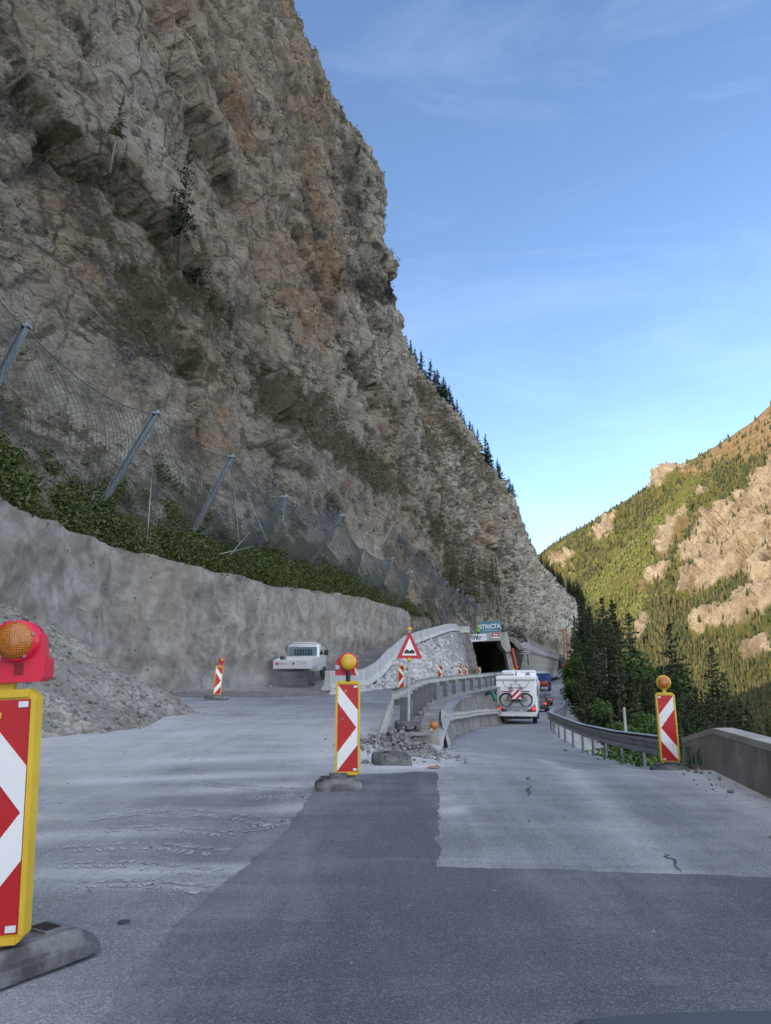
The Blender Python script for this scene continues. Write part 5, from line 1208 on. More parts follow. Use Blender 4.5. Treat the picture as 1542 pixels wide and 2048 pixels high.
def car(name, label, cat, loc, rz, paint, tall=1.48, w=1.82, L=4.5, suv=False, lit=True, grp='vehicles queueing on the lower road'):
    t = thing(name, label, cat, loc, rz, grp); m = carpaint(*paint); h = tall; belt = h*.60; g = .22 if not suv else .28
    b = MB()
    b.loft([rrect(w*.86, g+.12, belt-.12, -L/2, .12), rrect(w*.97, g, belt-.02, -L/2+.12, .14), rrect(w, g-.02, belt, -L/2+.6, .16), rrect(w, g-.02, belt, L/2-1.2, .16), rrect(w*.97, g, belt-.1, L/2-.35, .16), rrect(w*.82, g+.08, belt-.28, L/2, .14)], sm=True)
    b.build('body', m, t)
    r0 = -L/2+.12
    c = MB(); c.loft([rrect(w*.90, belt-.08, belt+.02, r0+.02, .04), rrect(w*.88, belt-.08, belt+(h-belt)*.55, r0+.2, .10), rrect(w*.78, belt-.08, h-.02, r0+.55, .16), rrect(w*.76, belt-.08, h, r0+1.3, .18), rrect(w*.78, belt-.08, h-.04, r0+2.1, .18), rrect(w*.88, belt-.08, belt+.03, r0+3.0, .04)], sm=True); c.build('cabin', m, t)
    rw = MB(); rw.add([(-w*.38, r0+.055, belt+.05), (w*.38, r0+.055, belt+.05), (w*.33, r0+.44, h-.09), (-w*.33, r0+.44, h-.09), (-w*.38, r0+.10, belt+.05), (w*.38, r0+.10, belt+.05), (w*.33, r0+.49, h-.09), (-w*.33, r0+.49, h-.09)], [(0, 1, 2, 3), (7, 6, 5, 4), (0, 4, 5, 1), (1, 5, 6, 2), (2, 6, 7, 3), (3, 7, 4, 0)]); rw.build('rear_window', M['glass'], t)
    for s_ in (-1, 1):
        sw = MB(); xx = s_*w*.447; xt = s_*w*.392; sw.add([(xx, r0+.55, belt+.05), (xx, r0+2.55, belt+.05), (xt, r0+2.0, h-.12), (xt, r0+.75, h-.12), (xx*.95, r0+.55, belt+.05), (xx*.95, r0+2.55, belt+.05), (xt*.95, r0+2.0, h-.12), (xt*.95, r0+.75, h-.12)], [(0, 1, 2, 3), (7, 6, 5, 4), (0, 4, 5, 1), (1, 5, 6, 2), (2, 6, 7, 3), (3, 7, 4, 0)]); sw.build('side_window', M['glass'], t)
        tl = MB(); tl.box((s_*w*.39, -L/2+.10, belt-.16), (w*.20, .16, .17), bev=.03); tl.build('tail_lamp', M['tail'] if lit else M['tail_off'], t)
        mr = MB(); mr.box((s_*(w/2+.10), r0+2.35, belt+.06), (.2, .1, .13), bev=.03); mr.build('mirror', m, t)
        for y in (-L/2+.85, L/2-.85): wheel(t, s_*(w/2-.12), y, .33 if not suv else .36)
    bp = MB(); bp.box((0, -L/2+.03, g+.16), (w*.92, .16, .20), bev=.04); bp.build('bumper', M['trim_dark'] if suv else m, t)
    plate(t, 0, -L/2-.012+.02, belt-.2)
    return t
def on_road(px, Y, off=0):
    x = at(px, 1400, Y).x; return (x, Y, zmain(x, Y)+.005)
def heading(Y): return math.atan2(-(lerp(RR, Y+8)-lerp(RR, Y-8)), 16)
car('car', 'dark grey estate car with red tail lamps just ahead of the motorhome', 'car', on_road(1076, 69.5), heading(60)-.02, ('grey', (.05, .055, .06)), 1.52, 1.82, 4.5, True)
car('car', 'second dark car ahead of the motorhome with its brake lamp glowing', 'car', on_road(1090, 96), heading(92)-.02, ('anthracite', (.06, .065, .075)), 1.50, 1.84, 4.6)
car('car', 'white car far ahead on the climbing road behind the blue lorry', 'car', on_road(1103, 205), heading(205), ('white', (.70, .71, .72)), 1.6, 1.85, 4.6, lit=False)
car('car', 'pale silver car third from the front of the distant queue', 'car', on_road(1110.5, 238), heading(238), ('silver', (.45, .47, .50)), 1.5, 1.8, 4.5, lit=False)
car('car', 'red car at the far end of the distant queue near the bend', 'car', on_road(1116, 262), heading(250)-.2, ('red', (.30, .03, .03)), 1.5, 1.8, 4.5, lit=False)
car('car', 'dark blue car between the white and silver cars of the distant queue', 'car', on_road(1105.5, 222), heading(222), ('blue', (.05, .08, .16)), 1.5, 1.8, 4.5, lit=False)
# white van partly hidden behind the motorhome
x, y, z = on_road(1068, 118); t = thing('van', 'white van roof hidden mostly behind the dark cars and the motorhome', 'van', (x, y, z), heading(118), 'vehicles queueing on the lower road')
b = MB(); b.loft([rrect(1.9, .35, 2.35, -2.6, .16), rrect(2.0, .32, 2.5, -2.4, .2), rrect(2.0, .32, 2.5, 1.2, .2), rrect(1.95, .32, 1.5, 2.3, .2), rrect(1.8, .4, 1.1, 2.8, .2)], sm=True); b.build('body', M['carwhite'], t)
for s_ in (-1, 1):
    b = MB(); b.box((s_*.46, -2.61, 1.75), (.74, .03, .6), bev=.01); b.build('rear_window', M['glass'], t); b = MB(); b.box((s_*.88, -2.58, 1.1), (.14, .08, .5), bev=.02); b.build('tail_lamp', M['tail_off'], t)
    for y in (-1.7, 1.7): wheel(t, s_*.88, y, .34)
# blue lorry
x, y, z = on_road(1089.5, 132); t = thing('lorry', 'blue flatbed lorry carrying red machinery far ahead on the lower road', 'lorry', (x, y, z), heading(132), 'vehicles queueing on the lower road'); mbl = carpaint('lorry_blue', (.02, .06, .22))
b = MB(); b.box((0, -.5, 2.2), (2.25, 6, 1.5), bev=.06); b.box((0, -3.49, 2.2), (2.1, .03, 1.3)); b.build('body', mbl, t); b = MB(); b.loft([rrect(2.2, .7, 2.7, 2.7, .15), rrect(2.2, .7, 3.0, 3.2, .2), rrect(2.2, .7, 2.9, 4.4, .2), rrect(2.1, .7, 1.9, 4.7, .2)]); b.build('cab', mbl, t)
b = MB(); b.box((0, -.3, .85), (1.0, 6.6, .25)); b.box((0, -3.55, .95), (2.2, .12, .2)); b.build('chassis', M['trim_dark'], t)
mrd = carpaint('machine_red', (.45, .04, .02)); b = MB(); b.box((-.35, -3.9, 1.25), (1.0, .5, .5), bev=.08); b.tube([(-.8, -3.9, 1.1), (-.4, -4.0, 1.7), (.1, -3.9, 1.3), (.5, -3.9, 1.65), (.9, -3.9, 1.1)], .10, 6); b.cyl((.4, -3.9, 1.15), .25, .3, 'X', 12); b.build('machinery', mrd, t)
b = MB(); b.tube([(.6, -3.85, 1.7), (1.0, -3.85, 1.0)], .04, 5); b.tube([(.25, -3.85, 1.7), (.1, -3.85, 1.0)], .04, 5); b.build('tool_bars', M['hivis_y'], t)
for s_ in (-1, 1):
    for y in (-2.4, -1.3, 3.4): wheel(t, s_*.95, y, .46, .3)
    b = MB(); b.box((s_*.85, -3.62, .95), (.3, .05, .14)); b.build('tail_lamp', M['tail_off'], t)
# motorhome
mx = at(1034, 1440, 43).x+.62; t = thing('motorhome', 'white motorhome seen from behind on the lower road with bicycles on its rear rack', 'motorhome', (mx+.0, 42+3.4, zmain(mx, 43)+.02), heading(43)+.03); W_ = 2.24; L2 = 3.4
b = MB(); b.loft([rrect(W_-.06, .52, 2.60, -L2, .10, 5), rrect(W_, .48, 2.66, -L2+.08, .12, 5), rrect(W_, .48, 2.68, 1.4, .12, 5)], sm=False); b.loft([rrect(2.1, .5, 2.2, 1.4, .15), rrect(2.0, .5, 2.1, 2.6, .2), rrect(1.95, .5, 1.4, 3.2, .2), rrect(1.8, .55, 1.1, 3.5, .2)], sm=True); body = b.build('body', M['carwhite'], t)
b = MB(); b.loft([rrect(2.0, 2.6, 2.70, -.4, .04), rrect(2.04, 2.6, 2.98, .3, .10), rrect(2.04, 2.3, 3.0, 1.6, .12), rrect(1.9, 2.2, 2.7, 2.6, .12), rrect(1.7, 2.2, 2.4, 2.9, .08)], sm=True); b.build('overcab', M['carwhite'], t)
b = MB(); b.box((-.52, -2.2, 2.72), (.75, .6, .10), bev=.03); b.tube([(-.9, -2.3, 2.74), (-.75, -2.3, 2.82), (-.3, -2.3, 2.82), (-.15, -2.3, 2.74)], .018, 5); b.build('roof_hatch', M['plastic_grey'], t)
b = MB(); b.lathe([(.16, 2.68), (.13, 2.78), (.05, 2.84), (0, 2.84)], 14, 0, Matrix.Translation((.62, -1.6, 0))); b.box((.62, -1.6, 2.86), (.8, .3, .03)); b.build('satellite_dish', M['plastic_grey'], t)
b = MB(); b.box((-.08, -1.4, 2.80), (.10, .16, .26), top=(.4, .4)); b.build('antenna', M['trim_dark'], t)
b = MB(); b.box((0, -L2-.012, 2.40), (W_-.12, .05, .012)); b.box((0, -L2-.02, 2.53), (W_-.02, .09, .20), bev=.03); b.build('rear_cap', M['carwhite'], t)
b = MB(); b.box((0, -L2-.03, 2.415), (W_-.1, .02, .014))
for s_ in (-1, 1): b.tube([(s_*.74, -L2-.012, 2.33), (s_*.56, -L2-.012, 2.04), (s_*.30, -L2-.012, 2.015), (0, -L2-.012, 2.01)], .016, 4); b.tube([(s_*.74, -L2-.012, 2.33), (s_*.64, -L2-.012, 2.36)], .010, 4)
b.build('trim_line', M['plastic_grey'], t)
b = MB(); b.prism([(-.13, 2.40), (0, 2.33), (.13, 2.40), (.06, 2.37), (0, 2.345), (-.06, 2.37)], -L2-.03, -L2-.005); b.box((0, -L2-.015, 2.345), (.07, .03, .06)); b.build('emblem', M['trim_dark'], t)
b = MB(); xx = -.36
for wd, hh in ((.03, .06), (.05, .045), (.04, .045), (.05, .06), (.04, .02), (.05, .06), (.05, .045), (.03, .05), (.05, .045), (.05, .06), (.04, .045), (.05, .045)): b.box((xx+wd/2, -L2-.008, 2.19), (wd*.72, .014, hh)); xx += wd+.014
b.build('lettering', M['plastic_grey'], t)
b = MB(); b.loft([rrect(W_-.02, .46, .66, -L2-.10, .07), rrect(W_, .44, .74, -L2+.05, .07), rrect(W_, .44, .74, -L2+.3, .07)]); b.build('bumper', M['carwhite'], t)
b = MB(); b.box((0, -L2-.03, .87), (W_*.56, .05, .26), bev=.02); b.build('lower_panel', pm('light_grey_panel', (.5, .51, .52), None, 3, .4), t)
for s_ in (-1, 1):
    b = MB(); b.prism([(s_*1.04, .98), (s_*1.06, .72), (s_*.92, .67), (s_*.55, .70), (s_*.48, .76), (s_*.78, .86), (s_*.92, 1.0)], -L2-.05, -L2-.0); cl = b.build('lamp_cluster', M['trim_dark'], t)
    b = MB(); b.cyl((s_*.94, -L2-.05, .86), .085, .04, 'Y', 16); b.build('tail_lamp', M['tail'], cl); b = MB(); b.cyl((s_*.75, -L2-.05, .78), .05, .03, 'Y', 14); b.build('brake_lamp', M['tail_off'], cl)
    b = MB(); b.cyl((s_*1.0, -L2-.03, 1.05), .05, .03, 'Y', 14); b.build('reflector', M['plastic_grey'], cl)
    b = MB(); b.box((s_*1.125, -.8, 1.7), (.03, .95, .55), bev=.01); b.build('side_window', M['glass'], t)
    b = MB(); b.box((s_*1.125, -2.6, 1.8), (.03, .8, .5), bev=.01); b.build('side_window', M['glass'], t)
    for y in (-1.9, 2.4): wheel(t, s_*.93, y, .34, .24)
b = MB(); b.tube([(1.14, -3.3, 2.45), (1.2, -3.3, 2.3), (1.2, -3.3, .9)], .02, 5); b.build('drain_pipe', M['galv'], t)
plate(t, .0, -L2-.07, .76, .52, .12)
b = MB(); b.box((0, -2.9, .36), (1.6, .5, .14)); b.tube([(0, -3.3, .36), (0, -3.55, .40), (0, -3.55, .48)], .05, 6); b.box((0, -3.2, .3), (1.4, .05, .04)); b.build('chassis', M['trim_dark'], t)
b = MB()
for s_ in (-.35, .35): b.tube([(s_, -L2-.02, 1.75), (s_, -L2-.10, 1.65), (s_, -L2-.10, 1.05), (s_, -L2-.55, .98)], .022, 6)
for yy in (-.25, -.45): b.box((0, -L2+yy, .985), (1.7, .07, .03))
b.build('bike_rack', M['galv'], t)
MH = t.matrix_basis.copy(); MHm = Matrix.Translation(t.location) @ t.rotation_euler.to_matrix().to_4x4()
def bicycle(label, frame_mat):
    t = thing('bicycle', label, 'bicycle', group='bicycles on the motorhome rack'); r = .34; wb = 1.08; zf = r
    for s_, x in ((0, -wb/2), (1, wb/2)):
        b = MB(); n = 28; b.tube([(x+r*math.cos(a), 0, zf+r*math.sin(a)) for a in [2*math.pi*k/n for k in range(n+1)]], .034, 6); w_ = b.build('wheel', M['tyre'], t)
        b = MB()
        for k in range(12): a = 2*math.pi*k/12; b.tube([(x, 0, zf), (x+r*.95*math.cos(a), 0, zf+r*.95*math.sin(a))], .004, 3)
        b.cyl((x, 0, zf), .05, .10, 'Y', 10); b.cyl((x, .03, zf), .09, .008, 'Y', 14); b.build('spokes', M['galv'], w_)
    bbx, bbz = (-.10, zf-.04); st = (-.24, zf+.46); hd = (.34, zf+.50); hb = (.38, zf+.36)
    b = MB()
    for a, c in (((bbx, bbz), st), (st, hd), ((bbx, bbz), hb), ((bbx, bbz), (-wb/2, zf)), ((-.22, zf+.36), (-wb/2, zf)), (hd, hb)): b.tube([(a[0], 0, a[1]), (c[0], 0, c[1])], .024, 6)
    b.tube([(hb[0], 0, hb[1]), (.44, 0, zf+.2), (wb/2, 0, zf)], .022, 6); b.box((.12, 0, zf+.18), (.34, .07, .10)); b.build('frame', frame_mat, t)
    b = MB(); b.tube([(st[0], 0, st[1]), (-.28, 0, zf+.60)], .016, 5); b.loft([[(-.28+x_, y_*s_, zf+.62+z_) for y_, z_ in ((-1, 0), (1, 0), (.6, .05), (-.6, .05))] for x_, s_ in ((-.15, .085), (-.05, .09), (.05, .04), (.15, .02))]); b.build('saddle', M['black'], t)
    b = MB(); b.tube([(hd[0], 0, hd[1]), (.30, 0, zf+.66), (.24, 0, zf+.76)], .020, 6); b.tube([(.20, -.05, zf+.80), (.26, 0, zf+.74), (.20, .05, zf+.80)], .022, 6); b.build('handlebar', M['black'], t)
    b = MB(); b.cyl((bbx, .05, bbz), .10, .01, 'Y', 18); b.tube([(bbx, .06, bbz), (bbx+.12, .07, bbz-.12)], .014, 5); b.tube([(bbx, -.06, bbz), (bbx-.12, -.07, bbz+.12)], .014, 5); b.build('crank', M['steel_dark'], t)
    b = MB(); b.tube([(-wb/2+(r+.05)*math.cos(a), 0, zf+(r+.05)*math.sin(a)) for a in np.linspace(.6, 3.0, 10)], .022, 5); b.build('mudguard', M['black'], t); b = MB(); b.tube([(wb/2+(r+.05)*math.cos(a), 0, zf+(r+.05)*math.sin(a)) for a in np.linspace(.5, 2.2, 8)], .02, 5); b.build('mudguard', M['black'], t)
    b = MB(); b.box((-wb/2-.05, 0, zf+.47), (.40, .12, .05)); b.build('luggage_rack', frame_mat, t)
    return t
bk = bicycle('bicycle with a reddish frame hung nearest on the motorhome rack, behind the striped panel', carpaint('bike_red', (.30, .06, .05)))
bk.location = MHm @ Vector((0, -L2-.45, .99)); bk.rotation_euler = (0, 0, heading(43)+.03)
b2 = bicycle('dark bicycle facing left hung between the first bicycle and the motorhome wall', carpaint('bike_dark', (.03, .035, .045)))
b2.location = MHm @ Vector((-.02, -L2-.22, .99)); b2.rotation_euler = (0, 0, heading(43)+.03+math.pi)
# panel
t = thing('hazard_board', 'square red and white striped warning panel tied to the bicycles', 'hazard board', MHm @ Vector((.02, -L2-.60, 1.40)), heading(43)+.03); b = MB(); b.box((0, 0, .25), (.50, .012, .50)); b.build('plate', M['white'], t)
for k in range(4):
    c = -.52+.35*k; b = MB(); pts = []
    # stripe x - z = c .. c + .16 inside the square
    def clip(c):
        P_ = []
        for s_ in np.linspace(0, 1, 2): pass
        return [(max(-.25, min(.25, c+.0)), 0)]
    sq = [(-.25, 0), (.25, 0), (.25, .5), (-.25, .5)]
    def half(poly, f):
        out = []
        for i in range(len(poly)):
            a, d = poly[i], poly[(i+1) % len(poly)]; fa, fd = f(a), f(d)
            if fa >= 0: out.append(a)
            if fa*fd < 0: u = fa/(fa-fd); out.append((a[0]+(d[0]-a[0])*u, a[1]+(d[1]-a[1])*u))
        return out
    pl = half(half(sq, lambda p: p[0]-p[1]+.25-c), lambda p: c+.18-(p[0]-p[1]+.25))
    if len(pl) >= 3: b.prism(pl, -.012, -.005); b.build('red_stripe', M['red'], t)
# white pickup
tx = at(596, 1365, 40).x; tz = .80; t = thing('pickup_truck', 'dusty white single cab pickup with drop side bed driving up the ramp', 'pickup truck', (tx, 41.4, tz), R(-5), tilt=(R(5), 0)); cw_ = carpaint('dusty_white', (.66, .67, .67))
b = MB(); b.box((0, -.95, 1.02), (2.05, 2.75, .08)); b.box((0, -2.30, 1.22), (2.05, .06, .44), bev=.012); b.box((0, .40, 1.22), (2.05, .05, .44))
for s_ in (-1, 1): b.box((s_*1.0, -.95, 1.22), (.05, 2.7, .44), bev=.012)
bed = b.build('bed', cw_, t); text_mesh('number', '142', .16, M['plastic_grey'], bed, (.62, -2.34, 1.27), (R(90), 0, 0), .004, .003)
b = MB(); b.box((-.80, -2.34, 1.24), (.17, .012, .11)); b.build('red_logo', M['red'], bed); b = MB(); b.box((-.48, -2.34, 1.24), (.38, .010, .05)); b.build('logo_strip', M['plastic_grey'], bed); b = MB(); b.lathe([(.06, 0), (.06, .03), (.02, .035), (0, .035)], 12, 0, Matrix.Translation((.08, -2.33, 1.25)) @ Matrix.Rotation(R(90), 4, 'X')); b.build('latch', M['trim_dark'], bed)
b = MB(); b.box((.97, -1.5, 1.26), (.08, .7, .30), bev=.01); b.build('side_locker', cw_, bed); b = MB(); b.box((-.62, -1.9, 1.5), (.22, .2, .2)); b.build('tool_box', M['trim_dark'], bed)
b = MB(); b.loft([rrect(1.78, .62, 1.95, .48, .10), rrect(1.80, .55, 2.12, .75, .16), rrect(1.76, .55, 2.14, 1.5, .18), rrect(1.8, .5, 1.5, 2.35, .12), rrect(1.8, .5, 1.32, 3.1, .14), rrect(1.6, .55, 1.05, 3.35, .12)], sm=True); cab = b.build('cab', cw_, t)
b = MB(); b.box((0, .455, 1.72), (1.62, .03, .50), bev=.01); b.build('rear_window', M['bluglass'], cab)
b = MB()
for r_ in range(2):
    for k in range(7): b.box((-.42+.15*k, .43, 1.60+.17*r_), (.105, .02, .12))
b.build('guard_grille', M['black'], cab)
b = MB(); b.box((0, .45, 2.06), (1.5, .06, .05)); b.box((0, 1.1, 2.17), (1.3, .5, .06), bev=.02); b.build('roof_bar', cw_, cab)
for s_ in (-1, 1):
    b = MB(); b.add([(s_*.905, .75, 1.5), (s_*.905, 1.95, 1.5), (s_*.86, 1.55, 2.0), (s_*.86, .8, 2.0), (s_*.86, .75, 1.5), (s_*.86, 1.95, 1.5), (s_*.82, 1.55, 2.0), (s_*.82, .8, 2.0)], [(0, 1, 2, 3), (7, 6, 5, 4), (0, 4, 5, 1), (1, 5, 6, 2), (2, 6, 7, 3), (3, 7, 4, 0)]); b.build('side_window', M['glass'], cab)
    b = MB(); b.box((s_*1.12, 1.75, 1.58), (.24, .10, .30), bev=.03); b.tube([(s_*.9, 1.75, 1.5), (s_*1.1, 1.75, 1.55)], .03, 5); b.build('mirror', M['black'], cab)
    for y in (-1.35, 2.25): wheel(t, s_*.86, y, .38, .26)
    b = MB(); b.box((s_*.86, -2.2, .74), (.34, .07, .13), bev=.01); b.build('tail_lamp', M['tail_off'], t); b = MB(); b.box((s_*.9, -1.75, .6), (.3, .02, .4)); b.build('mud_flap', M['trim_dark'], t)
b = MB(); b.box((0, -.6, .72), (.8, 4.6, .2)); b.box((0, -2.2, .74), (2.0, .08, .14)); b.build('chassis', M['trim_dark'], t); plate(t, .05, -2.26, .76, .52, .12)
# dark bonnet edge of the car the road is seen from
t = thing('car', 'grey bonnet edge of the own car along the bottom right of the view', 'car', (.0, 0, 0)); mgr = carpaint('bonnet', (.085, .09, .10))
q0 = [(1118, 2052), (1160, 2034), (1230, 2027), (1330, 2021), (1430, 2018), (1542, 2016), (1700, 2018), (1950, 2030)]
fr = [at(px, py-8, .86) for px, py in q0]; b = MB(); rings = []
for k, p in enumerate(fr):
    rings.append([(p.x, p.y-.16, p.z-.075), (p.x, p.y-.05, p.z-.012), (p.x, p.y-.01, p.z-.002), (p.x+.01, p.y+.02, p.z-.02), (p.x+.01, p.y+.04, p.z-.22), (p.x, p.y+.0, .35), (p.x, p.y-.4, .35), (p.x, p.y-.35, p.z-.12)])
b.loft(rings, sm=False); b.build('bonnet', mgr, t)
b = MB(); a_, c_ = at(1160, 2046, .84), at(1185, 2032, .84); b.add([tuple(at(*q, .845)+Vector((0, -.03, .0))) for q in ((1150, 2052), (1172, 2031), (1186, 2032), (1168, 2052))], [(0, 1, 2, 3)]); b.build('seal', M['black'], t)
# ------------------------------------------------------------------ worker
def worker(loc, label):
    t = thing('person', label, 'person', loc, R(20))
    def skin_mesh(name, verts, edges, rad, mat):
        me = bpy.data.meshes.new(name); me.from_pydata(verts, edges, []); o = bpy.data.objects.new(name, me); C.objects.link(o)
        sk = o.modifiers.new('s', 'SKIN'); o.modifiers.new('u', 'SUBSURF').levels = 1
        for v, r_ in zip(me.skin_vertices[0].data, rad): v.radius = (r_, r_*.8)
        me.skin_vertices[0].data[0].use_root = True
        dg = bpy.context.evaluated_depsgraph_get(); m2 = bpy.data.meshes.new_from_object(o.evaluated_get(dg)); bpy.data.objects.remove(o); m2.materials.clear(); m2.materials.append(mat); m2.polygons.foreach_set('use_smooth', [True]*len(m2.polygons))
        o = bpy.data.objects.new(name, m2); C.objects.link(o); o.parent = t; return o
    skin_mesh('body', [(0, 0, .92), (0, 0, 1.15), (0, .02, 1.42), (0, 0, 1.52), (0, -.02, 1.62), (0, -.03, 1.74), (.11, 0, .86), (.12, -.02, .48), (.12, .03, .08), (.12, -.10, .04), (-.11, 0, .86), (-.12, -.03, .48), (-.12, .02, .08), (-.12, -.11, .04), (.20, 0, 1.40), (.27, -.02, 1.13), (.22, -.2, .98), (.20, -.28, .95), (-.20, 0, 1.40), (-.27, .0, 1.13), (-.26, -.12, .90), (-.25, -.18, .84)],
      [(0, 1), (1, 2), (2, 3), (3, 4), (4, 5), (0, 6), (6, 7), (7, 8), (8, 9), (0, 10), (10, 11), (11, 12), (12, 13), (2, 14), (14, 15), (15, 16), (16, 17), (2, 18), (18, 19), (19, 20), (20, 21)], [.15, .15, .17, .06, .09, .085, .095, .065, .045, .04, .095, .065, .045, .04, .07, .05, .042, .04, .07, .05, .042, .04], M['trouser'])
    skin_mesh('jacket', [(0, 0, .90), (0, 0, 1.15), (0, .02, 1.42), (.20, 0, 1.40), (.27, -.02, 1.13), (.225, -.18, 1.0), (-.20, 0, 1.40), (-.27, 0, 1.13), (-.26, -.11, .93)], [(0, 1), (1, 2), (2, 3), (3, 4), (4, 5), (2, 6), (6, 7), (7, 8)], [.17, .17, .19, .085, .066, .055, .085, .066, .055], M['hivis'])
    b = MB(); b.lathe([(.135, 1.72), (.12, 1.76), (.10, 1.83), (.05, 1.87), (0, 1.88)], 14); b.build('helmet', M['hivis'], t)
    b = MB(); b.lathe([(.04, 1.56), (.085, 1.60), (.095, 1.68), (.09, 1.73), (0, 1.74)], 12, 0, Matrix.Translation((0, -.03, 0))); b.box((0, -.13, 1.66), (.03, .04, .05)); b.build('face', M['skin'], t)
p = at(957, 1271, 101.5); worker((p.x, 101.5, p.z-.55), 'worker in a bright green jacket standing on the gallery roof beside the blue banner')
# ------------------------------------------------------------------ vegetation
def leafcloud(rs, ctr, rad, n, size, flat=1.0, up=.3):
    """n leaf clumps (irregular quads) through a ball"""
    d = rs.normal(size=(n, 3)); d /= np.linalg.norm(d, axis=1)[:, None]; p = ctr+d*rad*(rs.rand(n, 1)**.45)*np.array([1, 1, flat])
    return quads(rs, p, size*rs.uniform(.5, 1.3, n), up)
def quads(rs, p, s, up=.3):
    n = len(p); a = rs.normal(size=(n, 3)); a[:, 2] *= up; a /= np.linalg.norm(a, axis=1)[:, None]+1e-9; b = rs.normal(size=(n, 3)); b -= a*np.sum(a*b, 1)[:, None]; b /= np.linalg.norm(b, axis=1)[:, None]+1e-9
    s = np.asarray(s)[:, None]; k = rs.uniform(.5, 1.0, (4, n, 1))
    return np.stack([p-a*s*k[0]-b*s*.35*k[1], p+a*s*.2-b*s*.6*k[2], p+a*s*k[3], p-a*s*.1+b*s*.6*k[1]], 1)
def qmesh(Q): Q = np.concatenate(Q) if isinstance(Q, list) else Q; return Q.reshape(-1, 3), np.arange(len(Q)*4).reshape(-1, 4)
def spruce(seed, H=18, rad=3.0, t0=.14, whorl=.55, droop=.35, gap=.12, fat=1.0, name='spruce_tree', mat='spruce', dense=1.0, top=1.0):
    rs = np.random.RandomState(seed); tr = MB(); tr.tube([(0, 0, -1.5), (0, 0, H*.3), (rs.normal(0, .05), 0, H*.6), (0, 0, H*.99)], [.017*H, .013*H, .008*H, .01], 7)
    Q = []; z = H*t0
    while z < H*.985:
        f = (z/H-t0)/(1-t0); L = rad*((1-f)**.95)*top+.08; n = rs.randint(5, 8)
        for k in range(n):
            if rs.rand() < gap: continue
            a = rs.uniform(0, 6.28); l = L*rs.uniform(.55, 1.12); e = rs.uniform(-.05, .25)+.35*f; m = max(6, int(l/.085*dense)); u = np.linspace(.06, 1, m)+rs.normal(0, .02, m)
            dr = droop*(1-.6*f); x = np.cos(a)*l*u; y = np.sin(a)*l*u; zz = z+l*u*e-dr*l*u**2+.10*l*u**4
            wv = .16*l*(1.02-u)+.05; off = rs.normal(0, 1, m)*wv
            p = np.stack([x-np.sin(a)*off, y+np.cos(a)*off, zz-rs.rand(m)*.16*fat], 1)
            q = quads(rs, p, rs.uniform(.17, .36, m)*fat*(.4+.6*(1-f)), .45); Q.append(q)
            if l > .8: tr.tube([(0, 0, z), (x[m//2], y[m//2], zz[m//2])], [.02*l**.5, .008], 3, cap=False)
        z += whorl*rs.uniform(.7, 1.25)*(1-.35*f)
    Q.append(quads(rs, np.stack([np.zeros(6), np.zeros(6), np.linspace(H*.95, H*1.01, 6)], 1), np.full(6, .16), 2.5))
    V, Fq = qmesh(Q); return tr, V, Fq
def plant(proto_or, loc, s, rz, label, group): return dup(proto_or, loc, rz, label, group, s)
def tree_proto(name, spec, label, cat='tree', bark='bark', leafm='spruce', crown='crown'):
    tr, V, Fq = spec; t = thing(name, label, cat, (0, 0, -500)); tr.build('trunk', M[bark], t); arr_mesh(crown, V, Fq, M[leafm], t); return t
SP = [tree_proto('spruce_tree', spruce(100+k, 18, (3.4, 2.9, 3.8, 2.7)[k], (.22, .34, .10, .40)[k], .42, .42, .10, 1.25), 'x') for k in range(4)]
SOL = tree_proto('spruce_tree', spruce(7, 18, 4.6, .10, .55, .30, .15, 1.3), 'x')
THIN = [tree_proto('pine_tree', spruce(40+k, 14, (2.6, 3.0, 2.4)[k], (.18, .40, .28)[k], .5, .25, .2, 1.45), 'x', leafm='pine') for k in range(3)]
CLF = [tree_proto('pine_tree', spruce(80+k, 14, (2.4, 1.8)[k], (.22, .3)[k], .55, .3, .32, 1.15, dense=.75), 'x', leafm='pine') for k in range(2)]
DEAD = [tree_proto('spruce_tree', spruce(60+k, 16, 1.5, .42, .55, .3, .3, 1.2, dense=.8), 'x', bark='barkpale', leafm='scrub') for k in range(2)]
def broadleaf(seed, H=10, Rd=4.0):
    rs = np.random.RandomState(seed); tr = MB(); Q = []; tr.tube([(0, 0, -1), (.1, 0, H*.3), (.0, .1, H*.6)], [.22, .17, .09], 8)
    for k in range(26):
        a = rs.uniform(0, 6.28); h = rs.uniform(.25, .95)*H; r = Rd*math.sqrt(max(.05, 1-((h/H-.5)/.52)**2))*rs.uniform(.35, .95); c = np.array([math.cos(a)*r, math.sin(a)*r, h])
        tr.tube([(0, 0, max(.2*H, h*.55)), tuple(c*np.array([.55, .55, 1])-np.array([0, 0, .5])), tuple(c)], [.08, .05, .02], 5, cap=False); Q.append(leafcloud(rs, c, rs.uniform(.9, 1.6), 330, .20, .75))
    V, Fq = qmesh(Q); return tr, V, Fq
BR = [tree_proto('broadleaf_tree', broadleaf(5+k, 10, 3.4), 'x', leafm='broad') for k in range(2)]
used = set()
